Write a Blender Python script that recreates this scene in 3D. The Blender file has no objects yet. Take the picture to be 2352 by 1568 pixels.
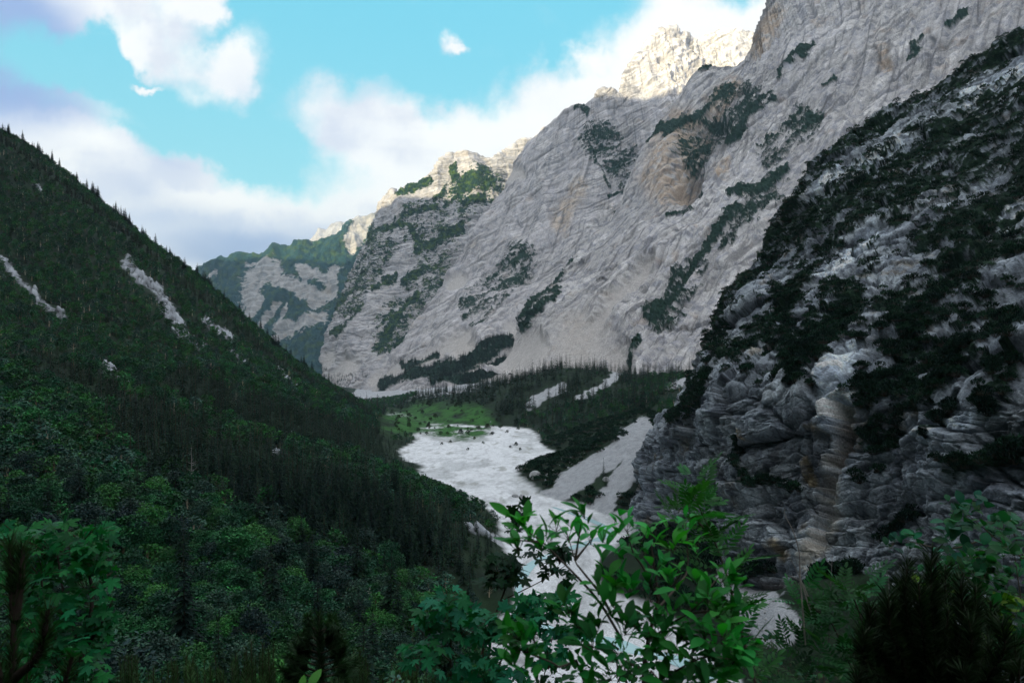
import bpy, math, random
import numpy as np
from concurrent.futures import ThreadPoolExecutor
from mathutils import Vector, Matrix

# ------------------------------------------------------------------ camera, sky, sun
sc = bpy.context.scene
C = sc.collection
F, PX0, PYH, PW = 1568.0, 1176.0, 860.0, 2352.0     # design picture: focal length, centre column, horizon row, width
cam_d = bpy.data.cameras.new('camera'); cam = bpy.data.objects.new('camera', cam_d); C.objects.link(cam)
cam_d.lens = 24; cam_d.sensor_width = 36; cam_d.shift_y = (PYH - 784) / PW
cam_d.clip_start = 0.05; cam_d.clip_end = 60000
cam.location = (0, 0, 0); cam.rotation_euler = (math.radians(90), 0, 0)
cam_d.dof.use_dof = True; cam_d.dof.focus_distance = 120; cam_d.dof.aperture_fstop = 5.6
sc.camera = cam
sc.view_settings.view_transform = 'Standard'; sc.view_settings.look = 'None'
sc.view_settings.exposure = 0.72; sc.view_settings.gamma = 1
sc.render.engine = 'CYCLES'
sc.cycles.use_denoising = True
sc.cycles.max_bounces = 6; sc.cycles.diffuse_bounces = 3; sc.cycles.transparent_max_bounces = 6
sc.cycles.volume_bounces = 0

HAZE = 0.00004
SUN = np.array([-0.62, -0.78, 0.0]); SUN /= np.linalg.norm(SUN)
SUN_EL = math.radians(9.5)
SUNV = Vector((SUN[0]*math.cos(SUN_EL), SUN[1]*math.cos(SUN_EL), math.sin(SUN_EL)))
sun_d = bpy.data.lights.new('sun', 'SUN'); sun = bpy.data.objects.new('sun', sun_d); C.objects.link(sun)
sun_d.energy = 5.0; sun_d.angle = math.radians(0.6); sun_d.color = (1.0, 0.86, 0.54)
sun.rotation_euler = SUNV.to_track_quat('Z', 'Y').to_euler()


class NT:
    """small helper for building node trees"""
    def __init__(s, tree):
        s.t = tree; s.n = tree.nodes; s.l = tree.links
    def new(s, typ, **kw):
        n = s.n.new(typ)
        for k, v in kw.items(): setattr(n, k, v)
        return n
    def put(s, sock, v):
        if v is None: return
        if hasattr(v, 'is_output'): s.l.new(v, sock)
        elif isinstance(v, (tuple, list)) and len(v) == 3 and sock.type == 'RGBA': sock.default_value = (*v, 1)
        else: sock.default_value = v
    def math(s, op, a, b=None, c=None, clamp=False):
        n = s.new('ShaderNodeMath', operation=op, use_clamp=clamp)
        s.put(n.inputs[0], a); s.put(n.inputs[1], b); s.put(n.inputs[2], c)
        return n.outputs[0]
    def vmath(s, op, a, b=None, scale=None):
        n = s.new('ShaderNodeVectorMath', operation=op)
        s.put(n.inputs[0], a); s.put(n.inputs[1], b)
        if scale is not None: s.put(n.inputs['Scale'], scale)
        return n.outputs['Value' if op in ('LENGTH', 'DOT_PRODUCT') else 'Vector']
    def mix(s, f, a, b, blend='MIX'):
        n = s.new('ShaderNodeMix', data_type='RGBA', blend_type=blend, clamp_factor=True)
        s.put(n.inputs['Factor'], f); s.put(n.inputs[6], a); s.put(n.inputs[7], b)
        return n.outputs[2]
    def noise(s, vec, scale, detail=4, rough=0.55, dist=0.0, color=False):
        n = s.new('ShaderNodeTexNoise')
        s.put(n.inputs['Vector'], vec); s.put(n.inputs['Scale'], scale)
        n.inputs['Detail'].default_value = detail; n.inputs['Roughness'].default_value = rough
        n.inputs['Distortion'].default_value = dist
        return n.outputs['Color' if color else 'Fac']
    def step(s, v, a, b, lo=0.0, hi=1.0, smooth=True):
        n = s.new('ShaderNodeMapRange', interpolation_type='SMOOTHSTEP' if smooth else 'LINEAR')
        s.put(n.inputs[0], v); s.put(n.inputs[1], a); s.put(n.inputs[2], b); s.put(n.inputs[3], lo); s.put(n.inputs[4], hi)
        return n.outputs[0]
    def mapping(s, vec, loc=(0, 0, 0), rot=(0, 0, 0), scale=(1, 1, 1), typ='POINT'):
        n = s.new('ShaderNodeMapping', vector_type=typ)
        s.put(n.inputs[0], vec); n.inputs[1].default_value = loc; n.inputs[2].default_value = rot; n.inputs[3].default_value = scale
        return n.outputs[0]
    def attr(s, name, out='Fac'):
        n = s.new('ShaderNodeAttribute', attribute_name=name); return n.outputs[out]


def build_world():
    w = bpy.data.worlds.new('World'); sc.world = w; w.use_nodes = True
    w.cycles.sampling_method = 'MANUAL'; w.cycles.sample_map_resolution = 256
    t = NT(w.node_tree); t.n.clear()
    out = t.new('ShaderNodeOutputWorld'); bg = t.new('ShaderNodeBackground')
    sky = t.new('ShaderNodeTexSky', sky_type='NISHITA')
    sky.sun_disc = False; sky.sun_elevation = SUN_EL; sky.sun_rotation = math.atan2(SUN[0], SUN[1])
    sky.altitude = 1200; sky.dust_density = 0.4; sky.ozone_density = 1.0
    tc = t.new('ShaderNodeTexCoord'); d = tc.outputs['Generated']
    sx = t.new('ShaderNodeSeparateXYZ'); t.put(sx.inputs[0], d)
    ay = t.math('MAXIMUM', t.math('ABSOLUTE', sx.outputs[1]), 0.12)
    cx = t.new('ShaderNodeCombineXYZ')
    t.put(cx.inputs[0], t.math('DIVIDE', sx.outputs[0], ay)); t.put(cx.inputs[1], t.math('DIVIDE', sx.outputs[2], ay))
    uv = cx.outputs[0]
    def noise2(v, s, det, rough, color=False):
        n = t.new('ShaderNodeTexNoise', noise_dimensions='2D'); t.put(n.inputs['Vector'], v); n.inputs['Scale'].default_value = s
        n.inputs['Detail'].default_value = det; n.inputs['Roughness'].default_value = rough
        return n.outputs['Color' if color else 'Fac']
    n1 = noise2(uv, 4.5, 7, 0.6, True)                     # billows shake the outlines
    wuv = t.vmath('ADD', uv, t.vmath('SCALE', t.vmath('SUBTRACT', n1, (0.5, 0.5, 0.5)), scale=0.17))
    flat = t.vmath('MULTIPLY', wuv, (1, 1, 0))
    calm = t.vmath('MULTIPLY', t.vmath('ADD', uv, t.vmath('SCALE', t.vmath('SUBTRACT', n1, (0.5, 0.5, 0.5)), scale=0.06)), (1, 1, 0))
    def blobs(lst, flat=flat):
        acc = None
        for px, py, rx, ry, rot, wt in lst:
            m = t.mapping(flat, ((px-PX0)/F, (PYH-py)/F, 0), (0, 0, math.radians(rot)), (rx/F, ry/F, 1), 'TEXTURE')
            g = t.new('ShaderNodeTexGradient', gradient_type='SPHERICAL'); t.put(g.inputs[0], m)
            acc = t.math('MULTIPLY_ADD', g.outputs['Fac'], wt, acc if acc is not None else 0.0)
        return acc
    band = noise2(t.mapping(uv, (0, 0, 0), (0, 0, 0.2), (1.2, 4.2, 1)), 2.4, 4, 0.55)
    det = noise2(uv, 11, 5, 0.62)
    dd = t.math('SUBTRACT', det, 0.5); db = t.math('SUBTRACT', band, 0.5)
    hole = t.step(t.math('ADD', blobs(HOLES), t.math('ADD', t.math('MULTIPLY', dd, 0.2), t.math('MULTIPLY', db, 0.22))), 0.0, 0.75)
    puff = t.step(t.math('ADD', blobs(PUFFS), t.math('MULTIPLY', dd, 0.45)), 0.05, 0.6)
    m = t.math('SUBTRACT', 1.0, t.math('MULTIPLY', hole, t.math('SUBTRACT', 1.0, puff)))
    # unseen bright cloud overhead and behind, added to lift and neutralise the ambient light
    fill_deck = t.math('MAXIMUM', t.step(t.math('ADD', sx.outputs[2], t.math('MULTIPLY', db, 0.3)), 0.52, 0.72), t.step(sx.outputs[1], 0.25, -0.05))
    gk = t.step(t.math('ADD', blobs(GREYS, calm), t.math('MULTIPLY', db, 0.4)), 0.0, 1.05)
    low = t.step(sx.outputs[2], 0.08, 0.3)
    soft = t.math('MULTIPLY', t.step(t.math('ADD', band, t.math('MULTIPLY', dd, 0.5)), 0.72, 0.40), t.math('SUBTRACT', 1.0, t.math('MULTIPLY', puff, 0.7)))
    soft = t.math('MULTIPLY', soft, t.step(blobs(BRIGHTS), 0.0, 0.5, 1.0, 0.1))
    white = t.mix(low, (8.8, 8.6, 7.9), (9.0, 9.1, 9.0))
    ccol = t.mix(t.math('MULTIPLY', soft, 0.8), white, (6.2, 6.7, 7.7))
    ccol = t.mix(gk, ccol, t.mix(low, (3.0, 3.8, 5.2), (2.8, 4.0, 6.7)))
    skyc = t.mix(1.0, sky.outputs[0], SKY_TINT, 'MULTIPLY')
    # thin moist air keeps the blue pale and even
    skyc = t.mix(0.8, skyc, t.mix(t.step(sx.outputs[2], 0.15, 0.5), (3.2, 7.4, 8.3), (1.8, 6.5, 8.4)))
    col = t.mix(m, skyc, ccol)
    col = t.mix(t.math('MULTIPLY', fill_deck, FILL_DECK), col, (10.9, 11.4, 11.9))
    t.put(bg.inputs[0], col); bg.inputs[1].default_value = SKY_STRENGTH
    t.l.new(bg.outputs[0], out.inputs[0])

FILL_DECK = 0.8; SKY_STRENGTH = 0.077
SKY_TINT = (1.0, 1.6, 1.3)
HOLES = [  # px, py, rx, ry, turn, weight : blue gaps in the cloud
    (900, 10, 600, 170, 0, 1.6), (1180, 80, 330, 200, 22, 1.2), (1000, 150, 330, 130, -4, 1.1), (600, 360, 260, 120, -24, 1.5), (400, 260, 330, 120, -24, 1.4), (170, 170, 260, 120, -25, 1.2), (250, 110, 110, 90, -20, .8),
    (630, 240, 160, 230, 0, 1.0), (560, 80, 170, 170, 0, .9), (1730, -20, 260, 56, 0, .8)]
PUFFS = [
    (185, 8, 135, 95, 0, 1.2), (428, 38, 84, 66, -35, 1.3), (318, 100, 76, 46, -40, 1.0), (335, 178, 52, 20, 0, .8), (1036, 58, 50, 44, 0, .6), (1070, 70, 44, 24, -10, .4), (500, 180, 110, 100, -10, .62), (930, -10, 90, 40, 0, .2),
    (560, 140, 90, 100, 0, .5), (730, 220, 130, 110, 0, .45), (1480, 110, 250, 130, 20, .8), (1260, 230, 230, 110, 22, .8), (120, 240, 260, 40, -8, .4)]
GREYS = [
    (-20, 90, 330, 260, -30, 1.7), (560, 555, 420, 90, -3, .65), (480, 585, 300, 55, 0, .5), (330, 440, 280, 70, -22, .45), (150, 250, 260, 60, -14, .3),
    (780, 310, 190, 150, 0, .3), (390, 375, 200, 55, -25, .45), (560, 200, 150, 120, 0, .3), (250, 480, 250, 50, -20, .3), (800, 560, 300, 50, 0, .25), (380, 90, 120, 70, 0, .25)]
BRIGHTS = [(1550, 60, 500, 240, 0, 1), (1150, 330, 330, 120, 10, .5), (760, 440, 360, 100, 0, .9), (60, 300, 280, 60, -12, .8), (480, 490, 220, 50, -10, .8)]
build_world()

# ------------------------------------------------------------------ maths helpers
rng = np.random.default_rng(11)
random.seed(5)
_perm = rng.permutation(256).astype(np.int32); _perm = np.concatenate([_perm, _perm])
_g = rng.normal(size=(256, 3)).astype(np.float32); _g /= np.linalg.norm(_g, axis=1, keepdims=True)

def _perlin(p):
    i = np.floor(p).astype(np.int32); f = p - i; i &= 255
    u = f*f*f*(f*(f*6-15)+10)
    X, Y, Z = i[:, 0], i[:, 1], i[:, 2]
    f0, f1, f2 = f[:, 0], f[:, 1], f[:, 2]
    x0, x1 = _perm[X], _perm[(X+1) & 255]
    y = [_perm[x0+Y], _perm[x0+((Y+1) & 255)], _perm[x1+Y], _perm[x1+((Y+1) & 255)]]
    def corner(k, dx, dy, dz):
        h = _perm[y[k]+((Z+dz) & 255)]
        return _g[h, 0]*(f0-dx)+_g[h, 1]*(f1-dy)+_g[h, 2]*(f2-dz)
    c = []
    for dz in (0, 1):
        a = corner(0, 0, 0, dz); b = corner(2, 1, 0, dz); e = a+u[:, 0]*(b-a)
        a = corner(1, 0, 1, dz); b = corner(3, 1, 1, dz); g = a+u[:, 0]*(b-a)
        c.append(e+u[:, 1]*(g-e))
    return (c[0]+u[:, 2]*(c[1]-c[0]))*1.6

_pool = ThreadPoolExecutor(4)
def perlin(p):
    p = np.asarray(p, np.float32)
    if len(p) < 40000: return _perlin(p)
    ch = [p[i:i+16384] for i in range(0, len(p), 16384)]
    return np.concatenate(list(_pool.map(_perlin, ch)))

_u3 = rng.random((256, 3)).astype(np.float32)
def _worley(p):
    i = np.floor(p).astype(np.int32); f = p-i; n = len(p)
    f1 = np.full(n, 9, np.float32); f2 = np.full(n, 9, np.float32); hid = np.zeros(n, np.int32); tl = np.zeros(n, np.float32)
    for dx in (-1, 0, 1):
        hx = _perm[(i[:, 0]+dx) & 255]
        for dy in (-1, 0, 1):
            hy = _perm[hx+((i[:, 1]+dy) & 255)]
            for dz in (-1, 0, 1):
                h = _perm[hy+((i[:, 2]+dz) & 255)]; o = _u3[h]
                a, b, c = o[:, 0]+dx-f[:, 0], o[:, 1]+dy-f[:, 1], o[:, 2]+dz-f[:, 2]
                d = a*a+b*b+c*c
                near = d < f1
                f2 = np.where(near, f1, np.minimum(f2, d)); hid = np.where(near, h, hid); tl = np.where(near, a*(o[:, 2]-.5)+b*(o[:, 0]-.5)+c*(o[:, 1]-.9), tl); f1 = np.where(near, d, f1)
    return np.stack([np.sqrt(f1), np.sqrt(f2), hid, tl], 1)

def blocks(V, R, size, amp, seed=0.0, shake=.3):
    """jointed rock: each block stands out by its own amount, joints between them are cut in"""
    q = ((V @ R.T)/np.array(size)).astype(np.float32)+seed
    q = q+shake*np.stack([fbm(q*1.7+3, 2), fbm(q*1.7+13, 2), fbm(q*1.7+23, 2)], 1)
    w = np.concatenate(list(_pool.map(_worley, [q[k:k+16384] for k in range(0, len(q), 16384)])))
    joint = 1-sstep(w[:, 1]-w[:, 0], 0.015, .13); out = _u3[w[:, 2].astype(int), 0]-.5
    return amp*(1.4*out+1.3*w[:, 3]-.5*joint), joint, out

def fbm(p, octv=4, lac=2.03, gain=0.5, ridged=False):
    p = np.asarray(p, np.float32); a = 1.0; tot = 0.0; res = np.zeros(len(p), np.float32)
    for k in range(octv):
        v = perlin(p + 17.3*k)
        if ridged: v = 1-2*np.abs(v)
        res += a*v; tot += a; a *= gain; p = p*lac
    return res/tot

def sstep(x, a, b):
    t = np.clip((x-a)/(b-a), 0, 1); return t*t*(3-2*t)

def P(px, py, d):
    return np.array([(px-PX0)/F*d, d, (PYH-py)/F*d])

def project(V):
    y = np.maximum(V[:, 1], 1e-3)
    return PX0+V[:, 0]/y*F, PYH-V[:, 2]/y*F

def stroke(qx, qy, strokes, soft=1.0):
    """how much of each point lies in hand-placed patches: list of (points, half width)"""
    m = np.zeros(len(qx), np.float32)
    for pts, w in strokes:
        pts = np.asarray(pts, float)
        if len(pts) == 1: dd = np.hypot(qx-pts[0, 0], qy-pts[0, 1])
        else:
            dd = np.full(len(qx), 1e9)
            for a, b in zip(pts[:-1], pts[1:]):
                ab = b-a; t = np.clip(((qx-a[0])*ab[0]+(qy-a[1])*ab[1])/(ab@ab), 0, 1)
                dd = np.minimum(dd, np.hypot(qx-a[0]-t*ab[0], qy-a[1]-t*ab[1]))
        m = np.maximum(m, 1-sstep(dd, w*(1-0.5*soft), w*(1+0.6*soft)))
    return m

def make_mesh(name, V, faces, mats=(), smooth=True, attrs=None, mat_idx=None):
    """faces: (n,3) or (n,4) array, or list of such arrays"""
    me = bpy.data.meshes.new(name)
    if isinstance(faces, np.ndarray): faces = [faces]
    faces = [f for f in faces if len(f)]
    V = np.ascontiguousarray(V, np.float32)
    me.vertices.add(len(V)); me.vertices.foreach_set('co', V.ravel())
    idx = np.concatenate([f.ravel() for f in faces]).astype(np.int32)
    cnt = np.concatenate([np.full(len(f), f.shape[1], np.int32) for f in faces])
    st = np.concatenate([[0], np.cumsum(cnt)[:-1]]).astype(np.int32)
    me.loops.add(len(idx)); me.loops.foreach_set('vertex_index', idx)
    me.polygons.add(len(cnt)); me.polygons.foreach_set('loop_start', st)
    me.polygons.foreach_set('use_smooth', np.full(len(cnt), smooth, bool))
    for m in mats: me.materials.append(m)
    if mat_idx is not None: me.polygons.foreach_set('material_index', np.asarray(mat_idx, np.int32))
    for k, v in (attrs or {}).items():
        v = np.ascontiguousarray(v, np.float32)
        if v.ndim == 2:
            a = me.attributes.new(k, 'FLOAT_COLOR', 'POINT'); a.data.foreach_set('color', np.concatenate([v, np.ones((len(v), 1), np.float32)], 1).ravel())
        else:
            a = me.attributes.new(k, 'FLOAT', 'POINT'); a.data.foreach_set('value', v)
    me.update(calc_edges=True)
    return me

def link(name, me, parent=None):
    o = bpy.data.objects.new(name, me); C.objects.link(o)
    if parent: o.parent = parent
    return o

def tag(o, label, cat, group=None, kind=None):
    o['label'] = label; o['category'] = cat
    if group: o['group'] = group
    if kind: o['kind'] = kind
    return o

def grid_faces(nu, nv, wrap=False):
    i = np.arange(nu*nv).reshape(nu, nv)
    if wrap: i = np.vstack([i, i[:1]])
    return np.stack([i[:-1, :-1], i[1:, :-1], i[1:, 1:], i[:-1, 1:]], -1).reshape(-1, 4)

def hermite(y, n):
    """smooth resampling of rows y (k, ...) to n rows, evenly in index"""
    y = np.asarray(y, float); k = len(y)
    m = np.gradient(y, axis=0) if k > 2 else np.repeat((y[1:]-y[:1]), k, 0)
    t = np.linspace(0, k-1, n); i = np.minimum(t.astype(int), k-2); f = (t-i).reshape(-1, *([1]*(y.ndim-1)))
    h00 = 2*f**3-3*f**2+1; h10 = f**3-2*f**2+f; h01 = -2*f**3+3*f**2; h11 = f**3-f**2
    return h00*y[i]+h10*m[i]+h01*y[i+1]+h11*m[i+1]

def resample(pts, n):
    """polyline to n points evenly along its length"""
    pts = np.asarray(pts, float)
    s = np.concatenate([[0], np.cumsum(np.linalg.norm(np.diff(pts[:, :2], axis=0), axis=1))])
    t = np.linspace(0, s[-1], n)
    return np.stack([np.interp(t, s, pts[:, k]) for k in range(pts.shape[1])], 1)

def normals_grid(G):
    du = np.gradient(G, axis=0); dv = np.gradient(G, axis=1)
    n = np.cross(du, dv); n /= np.linalg.norm(n, axis=2, keepdims=True)+1e-9
    return n

class Sheet:
    """a rock face lofted through columns of (px, py, depth) points given from the crest down"""
    def __init__(s, cols, nu, nv, back=10, back_len=900.0, drop=0.9, lin=True):
        cc = np.stack([resample(c, 24) for c in cols])            # columns x 24 x (px,py,d)
        W = np.stack([(cc[..., 0]-PX0)/F*cc[..., 2], cc[..., 2], (PYH-cc[..., 1])/F*cc[..., 2]], -1)
        if lin:
            k = len(cols); t = np.linspace(0, k-1, nu); i = np.minimum(t.astype(int), k-2); f = (t-i)[:, None, None]
            W = W[i]*(1-f)+W[i+1]*f
            ker = np.ones(max(3, nu//(k*5)))
            ker /= ker.sum(); pad = len(ker)//2
            Wp = np.pad(W, ((pad, len(ker)-1-pad), (0, 0), (0, 0)), 'edge'); Ws = sum(Wp[j:j+nu]*ker[j] for j in range(len(ker)))
            W = Ws
        else: W = hermite(W, nu)
        G = hermite(np.swapaxes(W, 0, 1), nv); G = np.swapaxes(G, 0, 1)       # nu x nv x 3
        # the far side of the mountain, falling away behind the crest
        out = G[:, 0]-G[:, -1]; out[:, 2] = 0; out /= np.linalg.norm(out, axis=1, keepdims=True)+1e-9
        rows = []
        for b in range(back, 0, -1):
            q = back_len*(b/back)**1.6; r = G[:, 0]+out*q; r[:, 2] -= drop*q; rows.append(r)
        s.G = np.concatenate([np.stack(rows, 1), G], 1); s.nu = nu; s.nv = nv+back; s.back = back
        n = normals_grid(s.G)
        if n[nu//2, -10, 1] > 0: n = -n
        for _ in range(3):
            n[:, 1:-1] = (n[:, :-2]+n[:, 1:-1]+n[:, 2:])/3; n[1:-1] = (n[:-2]+n[1:-1]+n[2:])/3
        s.N = n/np.linalg.norm(n, axis=2, keepdims=True)
        s.base = s.G.reshape(-1, 3).copy(); s.px, s.py = project(s.base)
        s.front = np.zeros((nu, s.nv)); s.front[:, back-1:] = 1; s.front = s.front.ravel()
        s.uu, s.vv = [a.ravel() for a in np.meshgrid(np.linspace(0, 1, nu), np.linspace(0, 1, s.nv), indexing='ij')]
    def displace(s, d):
        s.V = s.base + s.N.reshape(-1, 3)*d[:, None]
        return s.V
    def final_normals(s):
        n = normals_grid(s.V.reshape(s.nu, s.nv, 3)).reshape(-1, 3)
        if (n*s.N.reshape(-1, 3)).sum() < 0: n = -n
        return n
    def mesh(s, name, mats, attrs):
        return make_mesh(name, s.V, grid_faces(s.nu, s.nv), mats, True, attrs)

def rot_frame(n, up=(0, 1, 0)):
    n = np.array(n, float); n /= np.linalg.norm(n); a = np.cross(up, n); a /= np.linalg.norm(a); b = np.cross(n, a)
    return np.stack([a, b, n])

def beds(V, R, thick, wob, amp, seed=0.0):
    """overhanging bedding steps: a saw-tooth across the beds, thickness varied by noise"""
    q = V @ R.T
    h = q[:, 2]/thick + wob*fbm(V/(thick*9)+seed, 3)
    f = h-np.floor(h)
    k = np.floor(h)
    a = 0.4+0.6*np.abs(np.sin(k*12.9898+seed)*43758.5453 % 1)
    return amp*a*(f-0.5)*(1-sstep(f, 0.86, 1.0)*1.0)

# ------------------------------------------------------------------ rock and ground materials
def new_mat(name):
    m = bpy.data.materials.new(name); m.use_nodes = True
    t = NT(m.node_tree); b = t.n['Principled BSDF']
    b.inputs['Specular IOR Level'].default_value = 0.12; b.inputs['Roughness'].default_value = 0.9
    return m, t, b

def rock_material(name, size, bump=0.5):
    """stone: the mineral colours come from the mesh ('tone'), finer grain from noise"""
    m, t, b = new_mat(name)
    p = t.new('ShaderNodeNewGeometry').outputs['Position']
    n = t.noise(p, 5/size, 5, 0.7)
    c = t.mix(1.0, t.attr('tone', 'Color'), t.mix(t.step(n, 0.3, 0.7, smooth=False), (0.55, 0.55, 0.55), (1.4, 1.4, 1.4)), 'MULTIPLY')
    t.put(b.inputs['Base Color'], c)
    bp = t.new('ShaderNodeBump'); bp.inputs['Strength'].default_value = bump; bp.inputs['Distance'].default_value = size*0.25
    t.put(bp.inputs['Height'], n); t.put(b.inputs['Normal'], bp.outputs[0])
    return m

def lerp(a, b, f): return a+(np.asarray(b, np.float32)-a)*f[:, None]

def rock_paint(V, R, size, light, mid, dark, ochre, crack, stain, scree, veg, vegcol, vegcol2, scol=(0.43, 0.405, 0.39), seed=0.0, crack_amt=0.75, ochre_amt=0.7, joint=None, lump=None, vbreak=1.0):
    """mineral colours of a rock face: pale and dark beds, water streaks, ochre breaks, cracks, scree and ledge plants"""
    V = V.astype(np.float32); q = (V @ R.T).astype(np.float32); n = len(V)
    big = fbm(V/(size*6)+seed, 4); med = fbm(V/(size*1.1)+seed+4, 5, gain=.6)
    gul = fbm(V/np.array([size*.8, size*.8, size*9])+seed+8, 4, gain=.6)
    lay = fbm(q/np.array([size*14, size*14, size*.34])+seed+2, 4, gain=.6)+.35*big
    fin = fbm(q/np.array([size*5, size*5, size*.3])+seed+6, 4, gain=.75)
    crk = 1-np.abs(fbm(V/(size*1.6)+.35*fin[:, None]+seed+15, 3, gain=.6))*9
    c = np.repeat(np.array([mid], np.float32), n, 0)
    c = lerp(c, light, sstep(big, -.12, .22)); c = lerp(c, dark, sstep(med, .02, .3)*.7); c = lerp(c, dark, sstep(gul, .03, .25)*.8)
    oc = np.clip(sstep(fbm(V/(size*3.3)+seed+11, 4), .2, .45)*.5*sstep(gul, -.2, .1)+stain*sstep(med, -.35, .1), 0, 1)
    c = lerp(c, ochre, oc*ochre_amt)
    c = c*(1+0.42*np.clip(fin, -.6, .6)+.22*sstep(med, -.3, .3)-.11)[:, None]
    ck = np.maximum(np.maximum(sstep(lay, .22, .29)*.85, sstep(fin, .27, .35)*.7), np.clip(crk, 0, 1)*sstep(big+.4*med, -.1, .2)*.8)
    if joint is not None: ck = np.maximum(ck, joint*.9)
    if lump is not None: c = c*(1+.55*lump*(1-scree))[:, None]
    c = lerp(c, crack, ck*crack_amt*(1-scree))
    sn = fbm(V/(size*.35)+seed+20, 3)
    c = lerp(c, np.array(scol), scree*.9); c = c*(1+.3*sn*scree)[:, None]
    vn = fbm(q/np.array([size*.75, size*.75, size*.3])+seed+30, 5, gain=.7)+.5*fbm(V/(size*3)+seed+33, 2)
    vm = sstep(veg*.95+vn*vbreak*np.clip(veg*3, .25, 1), .44, .54)
    vc = lerp(np.repeat(np.array([vegcol], np.float32), n, 0), vegcol2, sstep(fbm(V/(size*.7)+seed+40, 3), -.1, .4))*(1+.7*fbm(V/(size*.15)+seed, 2))[:, None]
    return np.clip(c*(1-vm[:, None])+vc*vm[:, None], .004, .9), vm

# ------------------------------------------------------------------ the great rock faces (right side and far end of the valley)
VEG_FAR = (0.012, 0.034, 0.023)
R_A2 = rot_frame((-0.68, 0.05, 0.73)); R_A = rot_frame((-0.50, -0.05, 0.86)); R_B = rot_frame((-0.16, -0.1, 1.0)); R_D = rot_frame((-0.55, 0.10, 0.83))

def finish_sheet(s, name, mat, d, paint, veg, scree, stain, label, lift=0.0):
    f = s.front
    s.displace(d)
    tone, vm = rock_paint(s.base, veg=veg*f, scree=scree*f, stain=stain*f, **paint)
    s.V = s.V + s.N.reshape(-1, 3)*(lift*vm*(0.6+1.2*fbm(s.V/lift, 2)) if lift else d*0)[:, None]
    s.vm = vm
    o = link(name, s.mesh(name, [mat], {'tone': tone}))
    tag(o, label, 'mountain', kind='structure')
    return o

def warp(s, amt, size, seed=50.0):
    """shake the outlines of the hand-placed patches"""
    s.px = s.px+amt*(fbm(s.base/size+seed, 4, gain=.6))*1.6; s.py = s.py+amt*(fbm(s.base/size+seed+9, 4, gain=.6))*1.6

# -- right-hand great wall
cols = [
    [(1738, 128, 2320), (1700, 154, 2350), (1600, 180, 2420), (1555, 238, 2420), (1500, 330, 2380), (1430, 470, 2250), (1300, 610, 2050), (1200, 705, 1850), (1180, 800, 1750), (1120, 880, 1500)],
    [(1737, 95, 2260), (1705, 190, 2210), (1620, 280, 2120), (1500, 450, 1950), (1360, 640, 1720), (1270, 760, 1550), (1220, 860, 1350)],
    [(1752, 40, 2260), (1760, 140, 2150), (1680, 300, 2000), (1560, 500, 1760), (1440, 700, 1480), (1360, 830, 1300), (1310, 930, 1150)],
    [(1785, -40, 2240), (1830, 90, 2080), (1760, 300, 1880), (1660, 500, 1640), (1550, 700, 1400), (1450, 860, 1180), (1410, 950, 1050)],
    [(1900, -160, 2180), (1960, 30, 1950), (1900, 260, 1720), (1800, 480, 1480), (1680, 700, 1240), (1560, 880, 1030), (1520, 960, 950)],
    [(2080, -250, 2060), (2120, 0, 1820), (2080, 220, 1580), (1980, 440, 1340), (1860, 680, 1100), (1740, 860, 920), (1700, 960, 860)],
    [(2300, -330, 1930), (2300, -60, 1680), (2250, 170, 1440), (2180, 400, 1200), (2080, 640, 980), (1980, 860, 800)],
    [(2600, -400, 1850), (2560, -120, 1600), (2520, 100, 1370), (2460, 350, 1130), (2400, 620, 920), (2300, 860, 740)],
    [(3300, -600, 1700), (3250, -260, 1450), (3200, 0, 1200), (3100, 300, 950), (3000, 860, 700)]]
S = Sheet(cols, 820, 640)
b = S.base; warp(S, 13, 70)
veg = stroke(S.px, S.py, [
    ([(1506, 317), (1552, 297)], 13), ([(1501, 338), (1593, 276), (1680, 205)], 5), ([(1619, 276), (1665, 266)], 6),
    ([(1660, 307), (1690, 261), (1737, 233)], 7), ([(1675, 338), (1716, 297), (1777, 235)], 9), ([(1695, 335), (1735, 290)], 5),
    ([(1829, 286)], 9), ([(1812, 300), (1850, 270)], 4), ([(2088, 140), (2130, 103)], 5), ([(2180, 72), (2228, 42)], 6), ([(1686, 450), (1737, 455)], 14),
    ([(1747, 462), (1788, 419), (1812, 398)], 9), ([(1389, 490), (1302, 600), (1200, 742)], 6), ([(1286, 672), (1205, 760)], 7),
    ([(1568, 668), (1609, 614), (1650, 560), (1711, 491)], 8), ([(1527, 726)], 18), ([(1505, 770), (1530, 730), (1560, 700)], 10), ([(1455, 850), (1478, 815)], 12),
    ([(1590, 180), (1640, 163)], 5), ([(1800, 200), (1840, 150), (1880, 120)], 3), ([(1400, 500), (1420, 470)], 4), ([(1900, 215), (1925, 200)], 4)])
vg2 = stroke(S.px, S.py, [([(1542, 508), (1588, 476)], 5), ([(1580, 460), (1610, 440)], 5)])
scree = stroke(S.px, S.py, [([(1330, 790), (1430, 690), (1500, 610)], 16), ([(1280, 900), (1340, 800)], 70), ([(1420, 830), (1440, 900)], 30), ([(1540, 910), (1620, 850)], 26), ([(1180, 830), (1230, 800)], 40)])
stain = stroke(S.px, S.py, [([(1530, 420), (1580, 300)], 45), ([(1745, 120), (1785, 40)], 18), ([(1655, 400), (1670, 370)], 10), ([(2030, 130), (2040, 170)], 12), ([(1330, 800), (1330, 770)], 30), ([(1690, 200), (1640, 250)], 20)])
veg = np.maximum(veg, .52*stroke(S.px, S.py, [([(1700, 250), (1600, 330)], 60), ([(1780, 440), (1690, 560)], 40), ([(1860, 300), (1780, 360)], 40), ([(1600, 640), (1520, 760)], 40)]))
g = fbm(b/np.array([420, 420, 900]), 4, gain=.4, ridged=True)
q = b @ R_A2.T
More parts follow.
